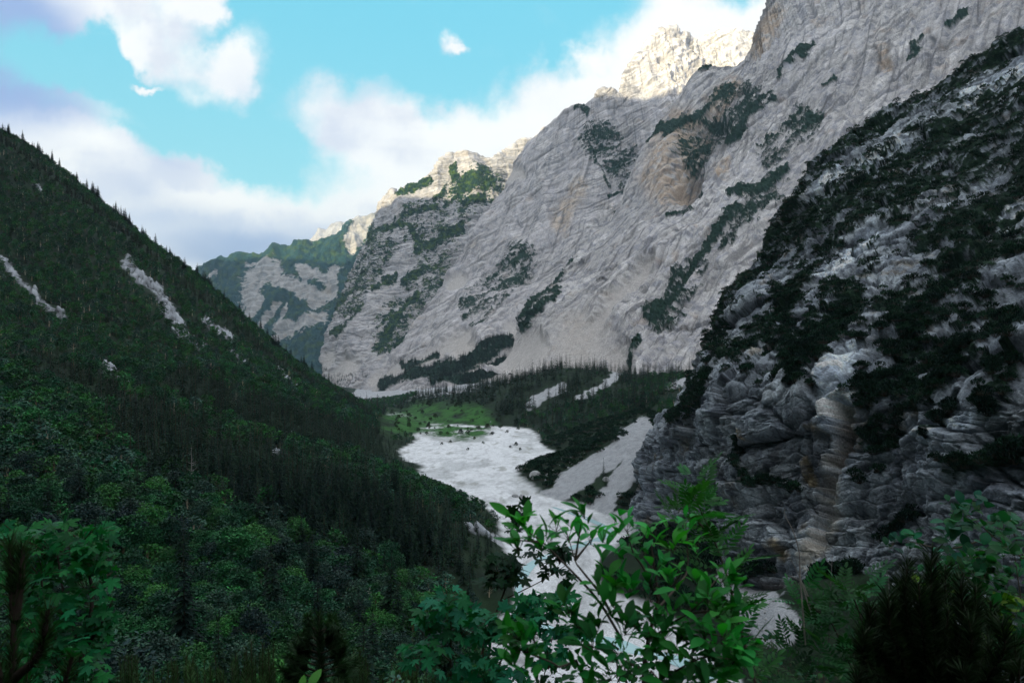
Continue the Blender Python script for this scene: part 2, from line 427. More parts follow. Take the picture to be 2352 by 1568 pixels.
d = 34*(g-0.3) + 8*fbm(b/150+9, 3, gain=0.3) + 7*fbm(q/np.array([420, 420, 45])+3, 4, gain=.55, ridged=True)
d += beds(b, R_A2, 40, .15, 5) + beds(b, R_A2, 14, .15, 2.2, 3.1)
dent = stroke(S.px, S.py, [([(1570, 420), (1600, 330), (1640, 300)], 34)])
b1, j1, l1 = blocks(b, R_A2, (190, 190, 50), 6, 1, .1); b2, j2, l2 = blocks(b, R_A2, (60, 60, 12), 2.2, 5, .1)
d += b1+b2 + 13*fbm(np.stack([S.uu*40, S.vv*3.5, S.uu*0], 1)+5, 3, ridged=True)
stk = fbm(np.stack([S.uu*150, S.vv*7, S.uu*0], 1)+9, 4, gain=.6)
J, LU = np.maximum(np.maximum(j1*.3, j2*.4), .9*sstep(-stk, .24, .36)), l1*.3+l2*.35+1.0*stk
LU = LU-.75*stroke(S.px, S.py, [([(1580, 430), (1600, 350), (1620, 300)], 20), ([(1640, 345), (1655, 335)], 14), ([(1765, 20), (1745, 100)], 14), ([(2040, 160), (2045, 120)], 8), ([(1640, 360), (1660, 345)], 10)])+.35*stroke(S.px, S.py, [([(1830, 100), (1900, 20)], 60), ([(1540, 600), (1700, 400)], 40)])
d = d*(1-0.9*scree) - 55*dent*S.front
d += (1-.8*scree)*(.7*fbm(b/22+3, 3, gain=.5, ridged=True) + 2.4*fbm(q/np.array([420, 420, 9])+5, 3, ridged=True))
M_R = rock_material('limestone', 12)
PA2 = dict(R=R_A2, joint=J, lump=LU, size=22, light=(0.54, 0.525, 0.52), mid=(0.46, 0.447, 0.45), dark=(0.27, 0.272, 0.305), ochre=(0.45, 0.33, 0.22), crack=(0.09, 0.085, 0.09), vegcol=VEG_FAR, vegcol2=(0.018, 0.042, 0.026))
finish_sheet(S, 'mountain', M_R, d, PA2, np.maximum(veg, vg2*0.7), scree, stain, 'huge grey limestone wall rising out of the top edge above the dark pine cliff', 8)

FOOT = [([(880, 885), (960, 870), (1060, 842), (1175, 790)], 15), ([(1000, 885), (1090, 868), (1160, 835)], 13), ([(800, 872), (860, 855)], 10), ([(930, 846), (1000, 820)], 6)]
# -- middle wall with the sunlit tower
cols = [
    [(1250, 300, 3350), (1210, 340, 3300), (1160, 420, 3200), (1100, 520, 3080), (1040, 620, 2950), (970, 730, 2780), (900, 830, 2600), (850, 900, 2400)],
    [(1254, 296, 3200), (1225, 400, 3100), (1180, 520, 2960), (1110, 640, 2760), (1020, 760, 2480), (950, 860, 2200), (900, 920, 2000)],
    [(1312, 247, 3120), (1290, 360, 3000), (1250, 500, 2840), (1180, 650, 2560), (1090, 770, 2220), (1010, 880, 1900), (970, 930, 1750)],
    [(1345, 246, 3080), (1345, 380, 2960), (1310, 520, 2760), (1250, 660, 2440), (1170, 780, 2080), (1090, 880, 1800), (1050, 930, 1650)],
    [(1387, 207, 3080), (1400, 330, 2960), (1370, 500, 2740), (1320, 650, 2420), (1260, 780, 2040), (1180, 880, 1750)],
    [(1426, 222, 3080), (1445, 340, 2960), (1430, 500, 2740), (1390, 650, 2440), (1330, 800, 2040), (1260, 890, 1800)],
    [(1436, 168, 3140), (1462, 260, 3030), (1490, 400, 2880), (1470, 600, 2640), (1420, 800, 2200)],
    [(1500, 92, 3240), (1520, 200, 3120), (1540, 320, 2980), (1540, 560, 2740), (1500, 800, 2300)],
    [(1535, 76, 3260), (1560, 180, 3150), (1580, 300, 3010), (1590, 560, 2780), (1560, 800, 2350)],
    [(1600, 104, 3300), (1620, 190, 3200), (1640, 300, 3080), (1650, 560, 2850), (1640, 800, 2400)],
    [(1655, 80, 3300), (1680, 170, 3200), (1700, 300, 3080), (1700, 560, 2850), (1700, 800, 2400)],
    [(1740, 78, 3300), (1760, 170, 3200), (1780, 300, 3080), (1780, 560, 2850), (1800, 800, 2400)],
    [(1900, 60, 3300), (1900, 170, 3200), (1900, 300, 3080), (1900, 560, 2850), (1900, 800, 2400)]]
S = Sheet(cols, 660, 500, back_len=700)
b = S.base; warp(S, 9, 90); q = b @ R_A.T
veg = stroke(S.px, S.py, [([(1330, 250), (1352, 262)], 7), ([(1350, 330), (1400, 420)], 3), ([(1380, 340), (1410, 345)], 4), ([(1390, 375), (1440, 365)], 4), ([(1400, 450), (1460, 430)], 4)])*0.8
scree = stroke(S.px, S.py, [([(840, 890), (960, 840), (1080, 775)], 14), ([(1060, 800), (1075, 830)], 26), ([(1080, 890), (1200, 835), (1340, 770), (1440, 690)], 34), ([(1190, 770), (1200, 800)], 26), ([(1150, 410), (1200, 400)], 12), ([(1040, 660), (1060, 650)], 14)])
stain = stroke(S.px, S.py, [([(1060, 800), (1080, 830)], 20), ([(1290, 520), (1330, 440)], 20)])
g = fbm(b/np.array([300, 500, 800])+31, 4, gain=.4, ridged=True)
d = 44*(g-0.3) + 9*fbm(b/130+9, 3, gain=0.3) + 6*fbm(q/np.array([420, 420, 40])+3, 4, gain=.55, ridged=True)
d += beds(b, R_A, 40, .15, 4.5, 1.0) + beds(b, R_A, 14, .15, 2.2, 5.1)
b1, j1, l1 = blocks(b, R_A, (200, 200, 70), 7, 1, .1); b2, j2, l2 = blocks(b, R_A, (64, 64, 16), 2.4, 5, .1); d += b1+b2
stk = fbm(np.stack([S.uu*120, S.vv*7, S.uu*0], 1)+9, 4, gain=.6)
J, LU = np.maximum(np.maximum(j1*.3, j2*.35), .85*sstep(-stk, .22, .36)), l1*.3+l2*.35+.95*stk
veg = np.maximum(veg, np.maximum(stroke(S.px, S.py, FOOT), .5*stroke(S.px, S.py, [([(1380, 330), (1440, 380)], 50), ([(1100, 720), (1200, 600)], 40)])))
d += stroke(S.px, S.py, [([(1540, 60), (1620, 240)], 90)])*30*fbm(b/70+5, 4, ridged=True)
d = d*(1-0.9*scree)
d += (1-.8*scree)*(.8*fbm(b/26+3, 3, gain=.5, ridged=True) + 2.2*fbm(q/np.array([420, 420, 11])+5, 3, ridged=True))
pale = stroke(S.px, S.py, [([(1480, 100), (1540, 200)], 70), ([(1640, 90), (1740, 160)], 70)])  # tower rock lightened here: extra sunlight painted into its colour
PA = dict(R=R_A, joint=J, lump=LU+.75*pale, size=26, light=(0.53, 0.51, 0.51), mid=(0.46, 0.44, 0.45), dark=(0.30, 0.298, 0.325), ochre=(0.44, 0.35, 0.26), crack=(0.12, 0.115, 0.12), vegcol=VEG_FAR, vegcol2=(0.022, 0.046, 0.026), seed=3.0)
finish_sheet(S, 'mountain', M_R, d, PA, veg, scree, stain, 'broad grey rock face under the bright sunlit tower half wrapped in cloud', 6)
SHEET_A = S

# -- farther wall with the green shoulders
cols = [
    [(905, 440, 4600), (880, 470, 4400), (860, 560, 4200), (830, 680, 4000), (800, 800, 3700), (790, 880, 3500)],
    [(903, 446, 3900), (880, 475, 3850), (855, 545, 3750), (800, 640, 3600), (770, 720, 3450), (738, 825, 3250), (740, 900, 3050)],
    [(912, 445, 3720), (895, 500, 3620), (870, 600, 3450), (830, 720, 3230), (800, 830, 3000), (770, 910, 2800)],
    [(965, 418, 3720), (950, 500, 3590), (925, 600, 3430), (890, 720, 3200), (860, 820, 2950), (830, 910, 2700)],
    [(1003, 388, 3760), (1000, 500, 3600), (975, 600, 3420), (945, 720, 3180), (910, 820, 2920), (880, 910, 2650)],
    [(1032, 358, 3820), (1045, 420, 3720), (1040, 500, 3580), (1025, 600, 3400), (1000, 720, 3150), (970, 820, 2900), (940, 910, 2600)],
    [(1082, 350, 3860), (1090, 420, 3730), (1090, 500, 3600), (1080, 600, 3450), (1060, 740, 3200), (1040, 900, 2900)],
    [(1128, 366, 3880), (1135, 430, 3760), (1140, 500, 3640), (1140, 600, 3500), (1140, 900, 3100)],
    [(1160, 350, 3950), (1165, 430, 3820), (1180, 500, 3700), (1200, 600, 3560), (1200, 900, 3200)],
    [(1203, 328, 4000), (1215, 430, 3870), (1230, 500, 3750), (1250, 600, 3600), (1250, 900, 3300)],
    [(1320, 300, 4050), (1320, 430, 3900), (1320, 600, 3650), (1320, 900, 3400)]]
S = Sheet(cols, 480, 480, back_len=900)
b = S.base; warp(S, 9, 90); q = b @ R_B.T
veg = stroke(S.px, S.py, [
    ([(846, 545), (880, 525), (927, 525)], 11), ([(922, 446), (960, 432), (985, 420)], 10), ([(947, 499), (1003, 482)], 7), ([(959, 577), (1010, 555), (1055, 529)], 13),
    ([(947, 530), (960, 560)], 9), ([(1042, 388), (1047, 420)], 8), ([(1068, 430), (1108, 410)], 18), ([(1063, 473), (1104, 460)], 9), ([(1023, 480), (1060, 445)], 6),
    ([(773, 706), (806, 676), (826, 664)], 9), ([(882, 650), (910, 636)], 7), ([(927, 652), (983, 625)], 8), ([(886, 785), (923, 722), (959, 682)], 10),
    ([(858, 675), (872, 660)], 6), ([(778, 772), (796, 756)], 6), ([(785, 770), (838, 710)], 3), ([(870, 760), (900, 720)], 4), ([(1000, 470), (1020, 440)], 6), ([(1110, 440), (1125, 420)], 8), ([(905, 500), (900, 540)], 3)])
scree = stroke(S.px, S.py, [([(770, 870), (800, 840)], 20), ([(740, 850), (760, 820)], 12), ([(860, 880), (930, 830)], 14)])
g = fbm(b/np.array([260, 400, 900])+77, 4, gain=.4, ridged=True)
d = 44*(g-0.3) + 12*fbm(b/120+19, 3, gain=0.3) + 12*fbm(q/np.array([300, 300, 36])+13, 5, gain=.6, ridged=True)
d += beds(b, R_B, 44, .15, 7, 2.0) + beds(b, R_B, 16, .15, 3, 7.1)
d = d*(1-0.9*scree)
d += (1-.8*scree)*(.8*fbm(b/26+3, 3, gain=.5, ridged=True) + 2.6*fbm(q/np.array([420, 420, 11])+5, 3, ridged=True))
b1, j1, l1 = blocks(b, R_B, (200, 200, 60), 7, 11, .1); b2, j2, l2 = blocks(b, R_B, (64, 64, 15), 2.6, 15, .1); d += (b1+b2)*(1-.8*scree)
veg = np.maximum(veg, .55*stroke(S.px, S.py, [([(900, 780), (1000, 640)], 50), ([(800, 700), (880, 560)], 40), ([(960, 520), (1110, 430)], 50), ([(1000, 580), (1060, 470)], 40)]))
PB = dict(R=R_B, joint=np.maximum(j1*.3, j2*.35), lump=l1*.35+l2*.4, size=28, light=(0.55, 0.53, 0.53), mid=(0.48, 0.46, 0.47), dark=(0.32, 0.32, 0.345), ochre=(0.44, 0.36, 0.28), crack=(0.14, 0.135, 0.14), vegcol=(0.013, 0.038, 0.028), vegcol2=(0.06, 0.105, 0.022), seed=6.0)
finish_sheet(S, 'mountain', M_R, d, PB, veg, scree, S.front*0, 'pale banded rock buttress with green ledges and a sunlit dome', 6)
SHEET_B = S

# -- wooded mountain closing the valley, and the bare grey summit behind it
cols = [
    [(330, 700, 5600), (330, 800, 5400), (330, 1000, 5000)],
    [(450, 625, 5600), (470, 700, 5350), (500, 850, 5000), (500, 1000, 4800)],
    [(500, 600, 5500), (520, 700, 5250), (540, 850, 4900), (540, 1000, 4700)],
    [(545, 588, 5450), (560, 700, 5200), (580, 850, 4850), (580, 1000, 4600)],
    [(620, 575, 5400), (630, 620, 5250), (630, 720, 5050), (640, 850, 4800), (640, 1000, 4500)],
    [(680, 560, 5400), (690, 620, 5200), (680, 720, 5000), (680, 850, 4700), (680, 1000, 4400)],
    [(740, 552, 5450), (740, 620, 5250), (730, 720, 5000), (720, 850, 4600), (720, 1000, 4300)],
    [(775, 540, 5500), (770, 620, 5250), (770, 720, 5000), (760, 850, 4600), (760, 1000, 4300)],
    [(805, 512, 5600), (810, 600, 5350), (810, 720, 5050), (810, 850, 4650), (810, 1000, 4300)],
    [(840, 500, 5650), (850, 600, 5400), (860, 720, 5100), (860, 1000, 4400)],
    [(900, 500, 5700), (900, 600, 5450), (920, 720, 5200), (920, 1000, 4500)],
    [(1100, 490, 5700), (1100, 600, 5450), (1100, 1000, 4500)]]
S = Sheet(cols, 420, 320, back_len=700)
b = S.base; warp(S, 9, 120); q = b @ R_B.T
rockm = stroke(S.px, S.py, [
    ([(575, 690), (590, 640), (625, 620)], 24), ([(620, 625), (660, 650), (720, 680)], 16), ([(560, 740), (590, 680)], 9), ([(640, 700), (600, 760)], 6), ([(700, 625), (760, 650)], 12),
    ([(640, 760), (700, 745), (740, 730)], 16), ([(530, 760), (570, 720)], 8), ([(600, 690), (575, 735)], 10), ([(760, 680), (770, 620)], 12), ([(655, 700), (640, 760)], 5), ([(700, 650), (690, 620)], 10),
    ([(720, 700), (740, 680)], 12), ([(620, 790), (640, 770)], 8), ([(480, 640), (500, 628)], 5), ([(840, 500), (815, 560)], 22), ([(800, 560), (820, 540)], 14), ([(590, 830), (600, 800)], 6), ([(560, 610), (620, 612)], 5)], 1.2)
veg = np.clip(1-rockm*.86, 0, 1)
gr = stroke(S.px, S.py, [([(640, 575), (700, 565), (790, 575), (830, 590)], 14), ([(480, 620), (520, 605)], 10)])
d = 70*(fbm(b/np.array([330, 400, 900])+7, 5, ridged=True)-0.3) + 30*fbm(b/140+19, 5) + beds(b, R_B, 40, 1.0, 12, 2.0)*rockm
PE = dict(R=R_B, size=64, light=(0.50, 0.47, 0.45), mid=(0.40, 0.385, 0.38), dark=(0.27, 0.275, 0.285), ochre=(0.45, 0.37, 0.28), crack=(0.17, 0.17, 0.17), vegcol=(0.017, 0.055, 0.062), vegcol2=(0.045, 0.085, 0.04), seed=9.0, vbreak=.9)  # vegcol tinted blue: distance haze painted into the plant colour
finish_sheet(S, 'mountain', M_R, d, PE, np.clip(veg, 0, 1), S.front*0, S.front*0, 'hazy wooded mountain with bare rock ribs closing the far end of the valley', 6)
cols = [
    [(560, 700, 7200), (580, 760, 7000), (590, 900, 6500)],
    [(690, 568, 7200), (700, 620, 7000), (710, 800, 6600)],
    [(735, 528, 7200), (740, 600, 6950), (750, 800, 6500)],
    [(775, 512, 7200), (780, 600, 6900), (790, 800, 6450)],
    [(805, 514, 7200), (808, 600, 6900), (810, 800, 6450)],
    [(822, 500, 7250), (830, 600, 6900), (840, 800, 6450)],
    [(860, 498, 7300), (870, 600, 6950), (880, 800, 6500)],
    [(1000, 470, 7400), (1000, 600, 7000), (1000, 800, 6600)]]
S = Sheet(cols, 200, 140, back_len=700)
b = S.base
d = 60*(fbm(b/np.array([200, 300, 900])+7, 5, ridged=True)-0.4) + 26*fbm(b/110+19, 5)
PF = dict(R=R_B, size=40, light=(0.45, 0.45, 0.47), mid=(0.38, 0.38, 0.41), dark=(0.28, 0.28, 0.31), ochre=(0.4, 0.36, 0.3), crack=(0.2, 0.2, 0.22), vegcol=VEG_FAR, vegcol2=VEG_FAR, seed=12.0)
finish_sheet(S, 'mountain', M_R, d, PF, S.front*0, S.front*0, S.front*0, 'bare grey summit showing behind the sunlit shoulder of the wooded mountain')

# -- unseen range behind and left of the viewpoint, crest heights shaped to shade the valley
def shade_range_pts():
    out = []
    for x, y, z in [(2600, -3800, 1900), (1500, -3400, 1900), (300, -2900, 1900), (-700, -1500, 1880), (-1350, -100, 1874), (-1560, 450, 1745), (-1800, 880, 1610), (-2050, 1300, 1370), (-2950, 2000, 1400), (-3650, 2420, 1430), (-5200, 3300, 1450), (-7500, 4700, 1500)]:
        n = np.array([SUN[0], SUN[1]])
        out.append([(x+n[0]*900, y+n[1]*900, z-500), (x, y, z), (x-n[0]*250, y-n[1]*250, z-260), (x-n[0]*(900 if x > -2500 else 300), y-n[1]*(900 if x > -2500 else 300), -60 if y < 900 else 150)])
    return np.array(out, float)
RP = shade_range_pts()
G = hermite(np.swapaxes(hermite(RP, 160), 0, 1), 60); G = np.swapaxes(G, 0, 1)
V = G.reshape(-1, 3); V = V + (fbm(V/500, 5, ridged=True)-0.3)[:, None]*np.array([0, 0, 70.]) + fbm(V/130, 4)[:, None]*np.array([0, 0, 26.])
o = link('mountain', make_mesh('mountain', V, grid_faces(160, 60), [M_R], True, {'tone': rock_paint(V, veg=sstep(1100-V[:, 2], -200, 600)*.9, scree=V[:, 0]*0, stain=V[:, 0]*0, **{**PA, 'joint': None, 'lump': None})[0]}))
tag(o, 'unseen mountain range with its crest shaped to shade the valley', 'mountain', kind='structure')

# ------------------------------------------------------------------ ground: valley floor, wooded hillside on the left, fans on the right
GP = []           # (x, y, z)
def gp(px, py, d): GP.append(P(px, py, d))
def gw(x, y, z): GP.append((x, y, z))
for a in range(-180, 181, 20):                                    # round the feet of the viewer
    gw(2*math.sin(math.radians(a)), 2*math.cos(math.radians(a)), -1.75-0.25*math.cos(math.radians(a)))
for y, z in [(3.5, -2.35), (6, -4.2), (12, -8.8), (25, -18), (45, -30), (70, -43), (100, -53), (130, -60), (155, -64)]: gw(0, y, z)
for x, y, z in [(-4, 4, -2.8), (4, 4, -2.4), (-10, 9, -6.5), (9, 9, -6), (-25, 22, -15), (22, 22, -16), (40, 40, -30), (60, 60, -45), (45, 75, -52), (70, 100, -50), (-50, 45, -25), (-75, 60, -24), (-60, 5, -4), (60, 5, -2), (-150, 20, 25), (150, 20, 40),
                (0, -30, 10), (-60, -60, 35), (60, -60, 35), (0, -200, 90), (-200, -200, 140), (200, -200, 140), (-500, -200, 260), (500, -200, 260), (0, -900, 400), (-1200, -500, 520), (1200, -500, 520), (-700, 300, 330), (-1300, 400, 600), (-300, 150, 60)]: gw(x, y, z)
for p in [(0, 1568, 75), (0, 1350, 110), (0, 1100, 180), (0, 950, 260), (0, 700, 450), (0, 510, 620), (0, 322, 800), (-150, 1100, 170), (-200, 800, 330), (-200, 420, 700), (-200, 190, 860),
          (100, 398, 790), (200, 472, 780), (300, 552, 760), (400, 600, 745), (500, 692, 725), (640, 842, 690), (740, 892, 665), (850, 958, 620),
          (300, 1500, 75), (300, 1300, 130), (300, 1050, 230), (300, 900, 340), (300, 700, 540), (600, 1480, 95), (600, 1300, 150), (600, 1100, 260), (600, 950, 430), (900, 1450, 110), (900, 1250, 190), (900, 1100, 330), (800, 1000, 500),
          (450, 780, 560), (500, 900, 420)]: gp(*p)
for x, y, z in [(-145, 640, -58), (-86, 560, -62), (-72, 470, -61), (-40, 370, -61), (-24, 330, -60), (-6, 282, -59.6), (-3, 240, -59.6), (0, 205, -59.6), (3, 178, -59.8), (10, 150, -61), (-14, 285, -56), (-12, 240, -55), (-10, 205, -54), (-8, 178, -54.5), (-36, 340, -56.5), (-60, 460, -58)]: gw(x, y, z)   # left bank
for x, y, z in [(-40, 640, -65), (-20, 480, -66), (-12, 400, -66), (10, 300, -66), (14, 240, -66), (10, 205, -66), (13, 180, -66), (24, 152, -66), (45, 135, -64), (-60, 760, -62), (20, 560, -64), (0, 760, -62)]: gw(x, y, z)   # gravel
for x, y, z in [(20, 585, -61.5), (15, 760, -61.5), (40, 505, -62), (2, 440, -62), (-8, 395, -61.5), (6, 345, -61.5), (18, 325, -60.6), (10, 400, -57.5), (6, 425, -57.6), (20, 470, -57), (22, 372, -57), (32, 345, -56.5), (36, 290, -61.5), (47, 262, -60), (30, 236, -60.5), (23, 205, -60.5), (24, 186, -60.5), (36, 172, -60.5), (58, 165, -59), (32, 210, -56.5), (38, 192, -56), (46, 225, -56), (50, 190, -55)]: gw(x, y, z)   # right bank
for p in [(1300, 1000, 560), (1450, 950, 640), (1550, 900, 640), (1240, 970, 760), (1300, 900, 880), (1270, 842, 1020), (1215, 868, 1080), (1340, 858, 960), (1405, 886, 900), (1470, 882, 860), (1560, 866, 820), (1100, 940, 900), (1000, 912, 1280), (1120, 898, 1120), (1165, 884, 1100), (1480, 985, 430), (1400, 1070, 345), (1300, 1100, 350), (1560, 1000, 400), (1500, 1100, 310), (1700, 1330, 160), (1760, 1400, 135)]: gp(*p)
for x, y, z in [(-120, 900, -60), (-200, 1000, -58), (-250, 1300, -55), (-350, 1150, -30), (-500, 1100, 90), (-900, 1000, 380), (-600, 1500, -20), (-1000, 1500, 200), (-450, 1900, -50), (-150, 1700, -30), (80, 1500, -8), (250, 1200, -18), (330, 1050, -14), (160, 1300, -10), (400, 900, -10), (200, 500, -25), (300, 300, -20), (150, 250, -35), (120, 150, -30),
                (-800, 2500, -40), (0, 2500, -20), (600, 2000, 0), (800, 800, 0), (800, 200, 60), (-1500, 2500, 300), (-1700, 1200, 750), (-600, 4000, -40), (900, 4000, 0), (-3000, 3000, 600)]: gw(x, y, z)
GP = np.array(GP)
def lp(x, y):
    r = np.hypot(x, y); return np.stack([np.arctan2(x, y)*1.25, np.log(np.maximum(r, 0.5))*0.85], -1)
_K = lp(GP[:, 0], GP[:, 1]); _r = np.hypot(GP[:, 0], GP[:, 1])
def _phi(d2): return 0.5*d2*np.log(d2+1e-9)
_n = len(_K); _A = np.zeros((_n+3, _n+3))
_A[:_n, :_n] = _phi(((_K[:, None]-_K[None])**2).sum(-1)) + np.eye(_n)*0.004
_A[:_n, _n] = 1; _A[:_n, _n+1:] = _K; _A[_n, :_n] = 1; _A[_n+1:, :_n] = _K.T
_w = np.linalg.solve(_A, np.concatenate([GP[:, 2]/_r, np.zeros(3)]))
RIVER = -60.0
def height0(x, y):
    q = lp(x, y); out = np.empty(len(q))
    for i in range(0, len(q), 20000):
        c = q[i:i+20000]
        out[i:i+20000] = _phi(((c[:, None]-_K[None])**2).sum(-1)) @ _w[:_n] + _w[_n] + c @ _w[_n+1:]
    r = np.hypot(x, y)
    z = out*r
    far = sstep(r, 3500, 5500); z = z*(1-far) + (-90)*far
    return np.clip(z, -200, 900)
def height(x, y):
    x = np.asarray(x, float); y = np.asarray(y, float)
    z = height0(x, y); r = np.hypot(x, y)
    p2 = np.stack([x, y, x*0], -1)
    amp = np.clip(r/90, 0.05, 5.0)*sstep(z, RIVER-2, RIVER+18)
    z = z + amp*fbm(p2/40+7, 4) + 0.35*amp*fbm(p2/9, 3)
    g = z-RIVER
    bed = 0.9*fbm(p2/np.array([26, 45, 1])+3, 4) + 0.25*fbm(p2/6, 3)
    k = sstep(g, -1.5, 2.5)
    return (RIVER+bed*0.7)*(1-k) + np.maximum(z, RIVER-1)*k, g

# polar sheet: fine where the lens looks, coarse elsewhere
az = np.concatenate([np.linspace(-180, -44, 50)[:-1], np.linspace(-44, 44, 1000), np.linspace(44, 180, 50)[1:]])
rr = np.concatenate([[0.05], np.geomspace(0.5, 60, 90)[:-1], np.geomspace(60, 1500, 600)[:-1], np.geomspace(1500, 9000, 60)])
A_, R_ = np.meshgrid(np.radians(az), rr, indexing='ij')
gx = (R_*np.sin(A_)).ravel(); gy = (R_*np.cos(A_)).ravel()
gz, gg = height(gx, gy)
GV = np.stack([gx, gy, gz], 1)
gpx, gpy = project(GV)
nearf = (gy > 20)
wq = 7*fbm(GV/30+50, 4)*1.6; wq2 = 7*fbm(GV/30+70, 4)*1.6
qx, qy = gpx+wq, gpy+wq2
p2 = GV*np.array([1, 1, 0])
gravel = (1-sstep(gg + 1.3*fbm(p2/14+2, 4), -0.3, 1.2))*sstep(gy, 60, 100)*(gy < 1100)
meadow = stroke(qx, qy, [([(905, 975), (960, 965), (1060, 985), (1110, 975)], 26), ([(960, 950), (1100, 955)], 22)])*nearf
scree = stroke(qx, qy, [([(1300, 1115), (1390, 1060), (1478, 985)], 26), ([(1240, 1140), (1310, 1125)], 16), ([(1390, 1150), (1440, 1090), (1470, 1030)], 22), ([(1400, 1190), (1480, 1180), (1460, 1210)], 18),
    ([(1700, 1330), (1740, 1390), (1790, 1440)], 50), ([(1230, 920), (1290, 890)], 12), ([(1330, 915), (1385, 885), (1425, 850)], 7), ([(1535, 890), (1590, 872)], 8), ([(1060, 885), (1130, 880)], 8), ([(830, 905), (900, 890)], 16), ([(1215, 930), (1250, 915)], 8), ([(870, 905), (1060, 888), (1200, 850)], 15),
    ([(1130, 1230), (1180, 1260)], 10), ([(1300, 1165), (1400, 1180)], 14)])*nearf
gscree = scree*(1-gravel)
rockL = stroke(qx, qy, [([(290, 605), (320, 640), (355, 660), (385, 710), (415, 745)], 15), ([(0, 590), (25, 620), (60, 660), (100, 700), (150, 735)], 9), ([(470, 735), (500, 755), (530, 775)], 9), ([(640, 850), (660, 875), (690, 900)], 7),
    ([(240, 845), (290, 880)], 9), ([(630, 1050), (668, 1030), (670, 985)], 3), ([(400, 760), (470, 800)], 8), ([(75, 420), (90, 440)], 5), ([(520, 790), (560, 830)], 6), ([(1070, 1220), (1130, 1235)], 4)], 1.3)*nearf*(gx < 20)
n1 = fbm(p2/3+1, 4, gain=.6); n2 = fbm(p2/np.array([30, 60, 1])+5, 4); n3 = fbm(p2/np.array([9, 30, 1])+11, 4)
soil = lerp(np.repeat(np.array([[0.010, 0.020, 0.012]], np.float32), len(GV), 0), (0.016, 0.034, 0.016), sstep(fbm(p2/20, 4), -.2, .3))
tone = soil*(1+.5*n1)[:, None]
tone = lerp(tone, (0.036, 0.125, 0.026), np.clip(meadow, 0, 1)*sstep(n2+.3*n1, -.35, .1)); tone = tone*(1-np.clip(meadow, 0, 1)*.6*sstep(fbm(p2/np.array([7, 14, 1])+77, 4), .0, .3))[:, None]
gcol = lerp(np.repeat(np.array([[0.73, 0.75, 0.78]], np.float32), len(GV), 0), (0.56, 0.58, 0.60), sstep(n2, .05, .25)); gcol = lerp(gcol, (0.34, 0.35, 0.33), sstep(n3, .24, .4)*.7)
chan = np.clip(1-np.abs(fbm(p2/np.array([22, 70, 1])+91, 4, gain=.6))*11, 0, 1)+.7*np.clip(1-np.abs(fbm(p2/np.array([9, 26, 1])+31, 3))*9, 0, 1)
gcol = gcol*(1+.26*n1-.2*chan)[:, None]
mg = gravel*(1-np.clip(meadow*1.3, 0, 1)*sstep(n2+.5*n1, -.3, 0.1))
tone = tone*(1-mg[:, None])+gcol*mg[:, None]
sc_col = np.array([[0.36, 0.375, 0.40]], np.float32)*(1+.3*n1+.25*fbm(p2/np.array([4, 4, 1])+9, 3))[:, None]
ms = sstep(gscree+.5*fbm(p2/6+31, 4), .4, .6)
tone = tone*(1-ms[:, None])+sc_col*ms[:, None]
rk = sstep(rockL*.85+1.1*fbm(GV/np.array([9, 9, 16])+13, 5, gain=.65), .5, .62)
bR, jR, lR = blocks(GV, R_D, (9, 9, 5), 2.0, 3)
rcol = np.array([[0.27, 0.29, 0.32]], np.float32)*(1+.9*lR+.5*fbm(GV/2.5+3, 3, gain=.7)-.75*jR)[:, None]
tone = tone*(1-rk[:, None])+rcol*rk[:, None]
GV[:, 2] += rk*(.6+bR*1.2+1.2*fbm(GV/9+3, 3, ridged=True)) + ms*.6*fbm(p2/3.0, 3)
M_G = rock_material('ground', 2.0, 0.4)
o = link('ground', make_mesh('ground', GV, grid_faces(len(az), len(rr)), [M_G], True, {'tone': np.clip(tone, .004, .9)}))
tag(o, 'valley floor of white river gravel with wooded slopes on both sides', 'ground', kind='structure')

# ------------------------------------------------------------------ the near dark cliff on the right
cols = []
for (cx_, cy_, cd), (mx, my), (bx, by, bd) in [      # crest, edge of the steep part, foot
    ((1500, 1012, 335), (1470, 1080), (1430, 1190, 300)), ((1530, 947, 330), (1497, 1040), (1478, 1230, 272)), ((1604, 872, 330), (1550, 985), (1545, 1280, 236)), ((1632, 810, 334), (1622, 900), (1640, 1320, 204)),
    ((1665, 712, 340), (1690, 900), (1720, 1350, 180)), ((1722, 622, 345), (1775, 900), (1815, 1350, 164)), ((1764, 590, 350), (1850, 900), (1885, 1350, 157)), ((1812, 486, 365), (1925, 890), (1960, 1370, 149)),
    ((1850, 407, 375), (2020, 890), (2070, 1390, 138)), ((1990, 270, 385), (2155, 900), (2195, 1410, 124)), ((2140, 214, 370), (2285, 900), (2320, 1440, 108)), ((2352, 74, 350), (2480, 900), (2530, 1490, 92)),
    ((2700, -150, 320), (2790, 900), (2850, 1568, 74)), ((3400, -300, 300), (3480, 900), (3520, 1500, 66))]:
    md = bd*1.13+4; pts = []
    for k in range(7):
        f = k/6.0; pts.append((cx_+(mx-cx_)*f, cy_+(my-cy_)*f, md+(cd-md)*(1-f)**1.35))
    for f in (.25, .5, .75, 1.0): pts.append((mx+(bx-mx)*f, my+(by-my)*f, md+(bd-md)*f))
    pts.append((bx, by+130, bd*.97)); cols.append(pts)
S = Sheet(cols, 900, 760, back=12, back_len=300, drop=0.75)
b = S.base; q = b @ R_D.T; warp(S, 16, 12)
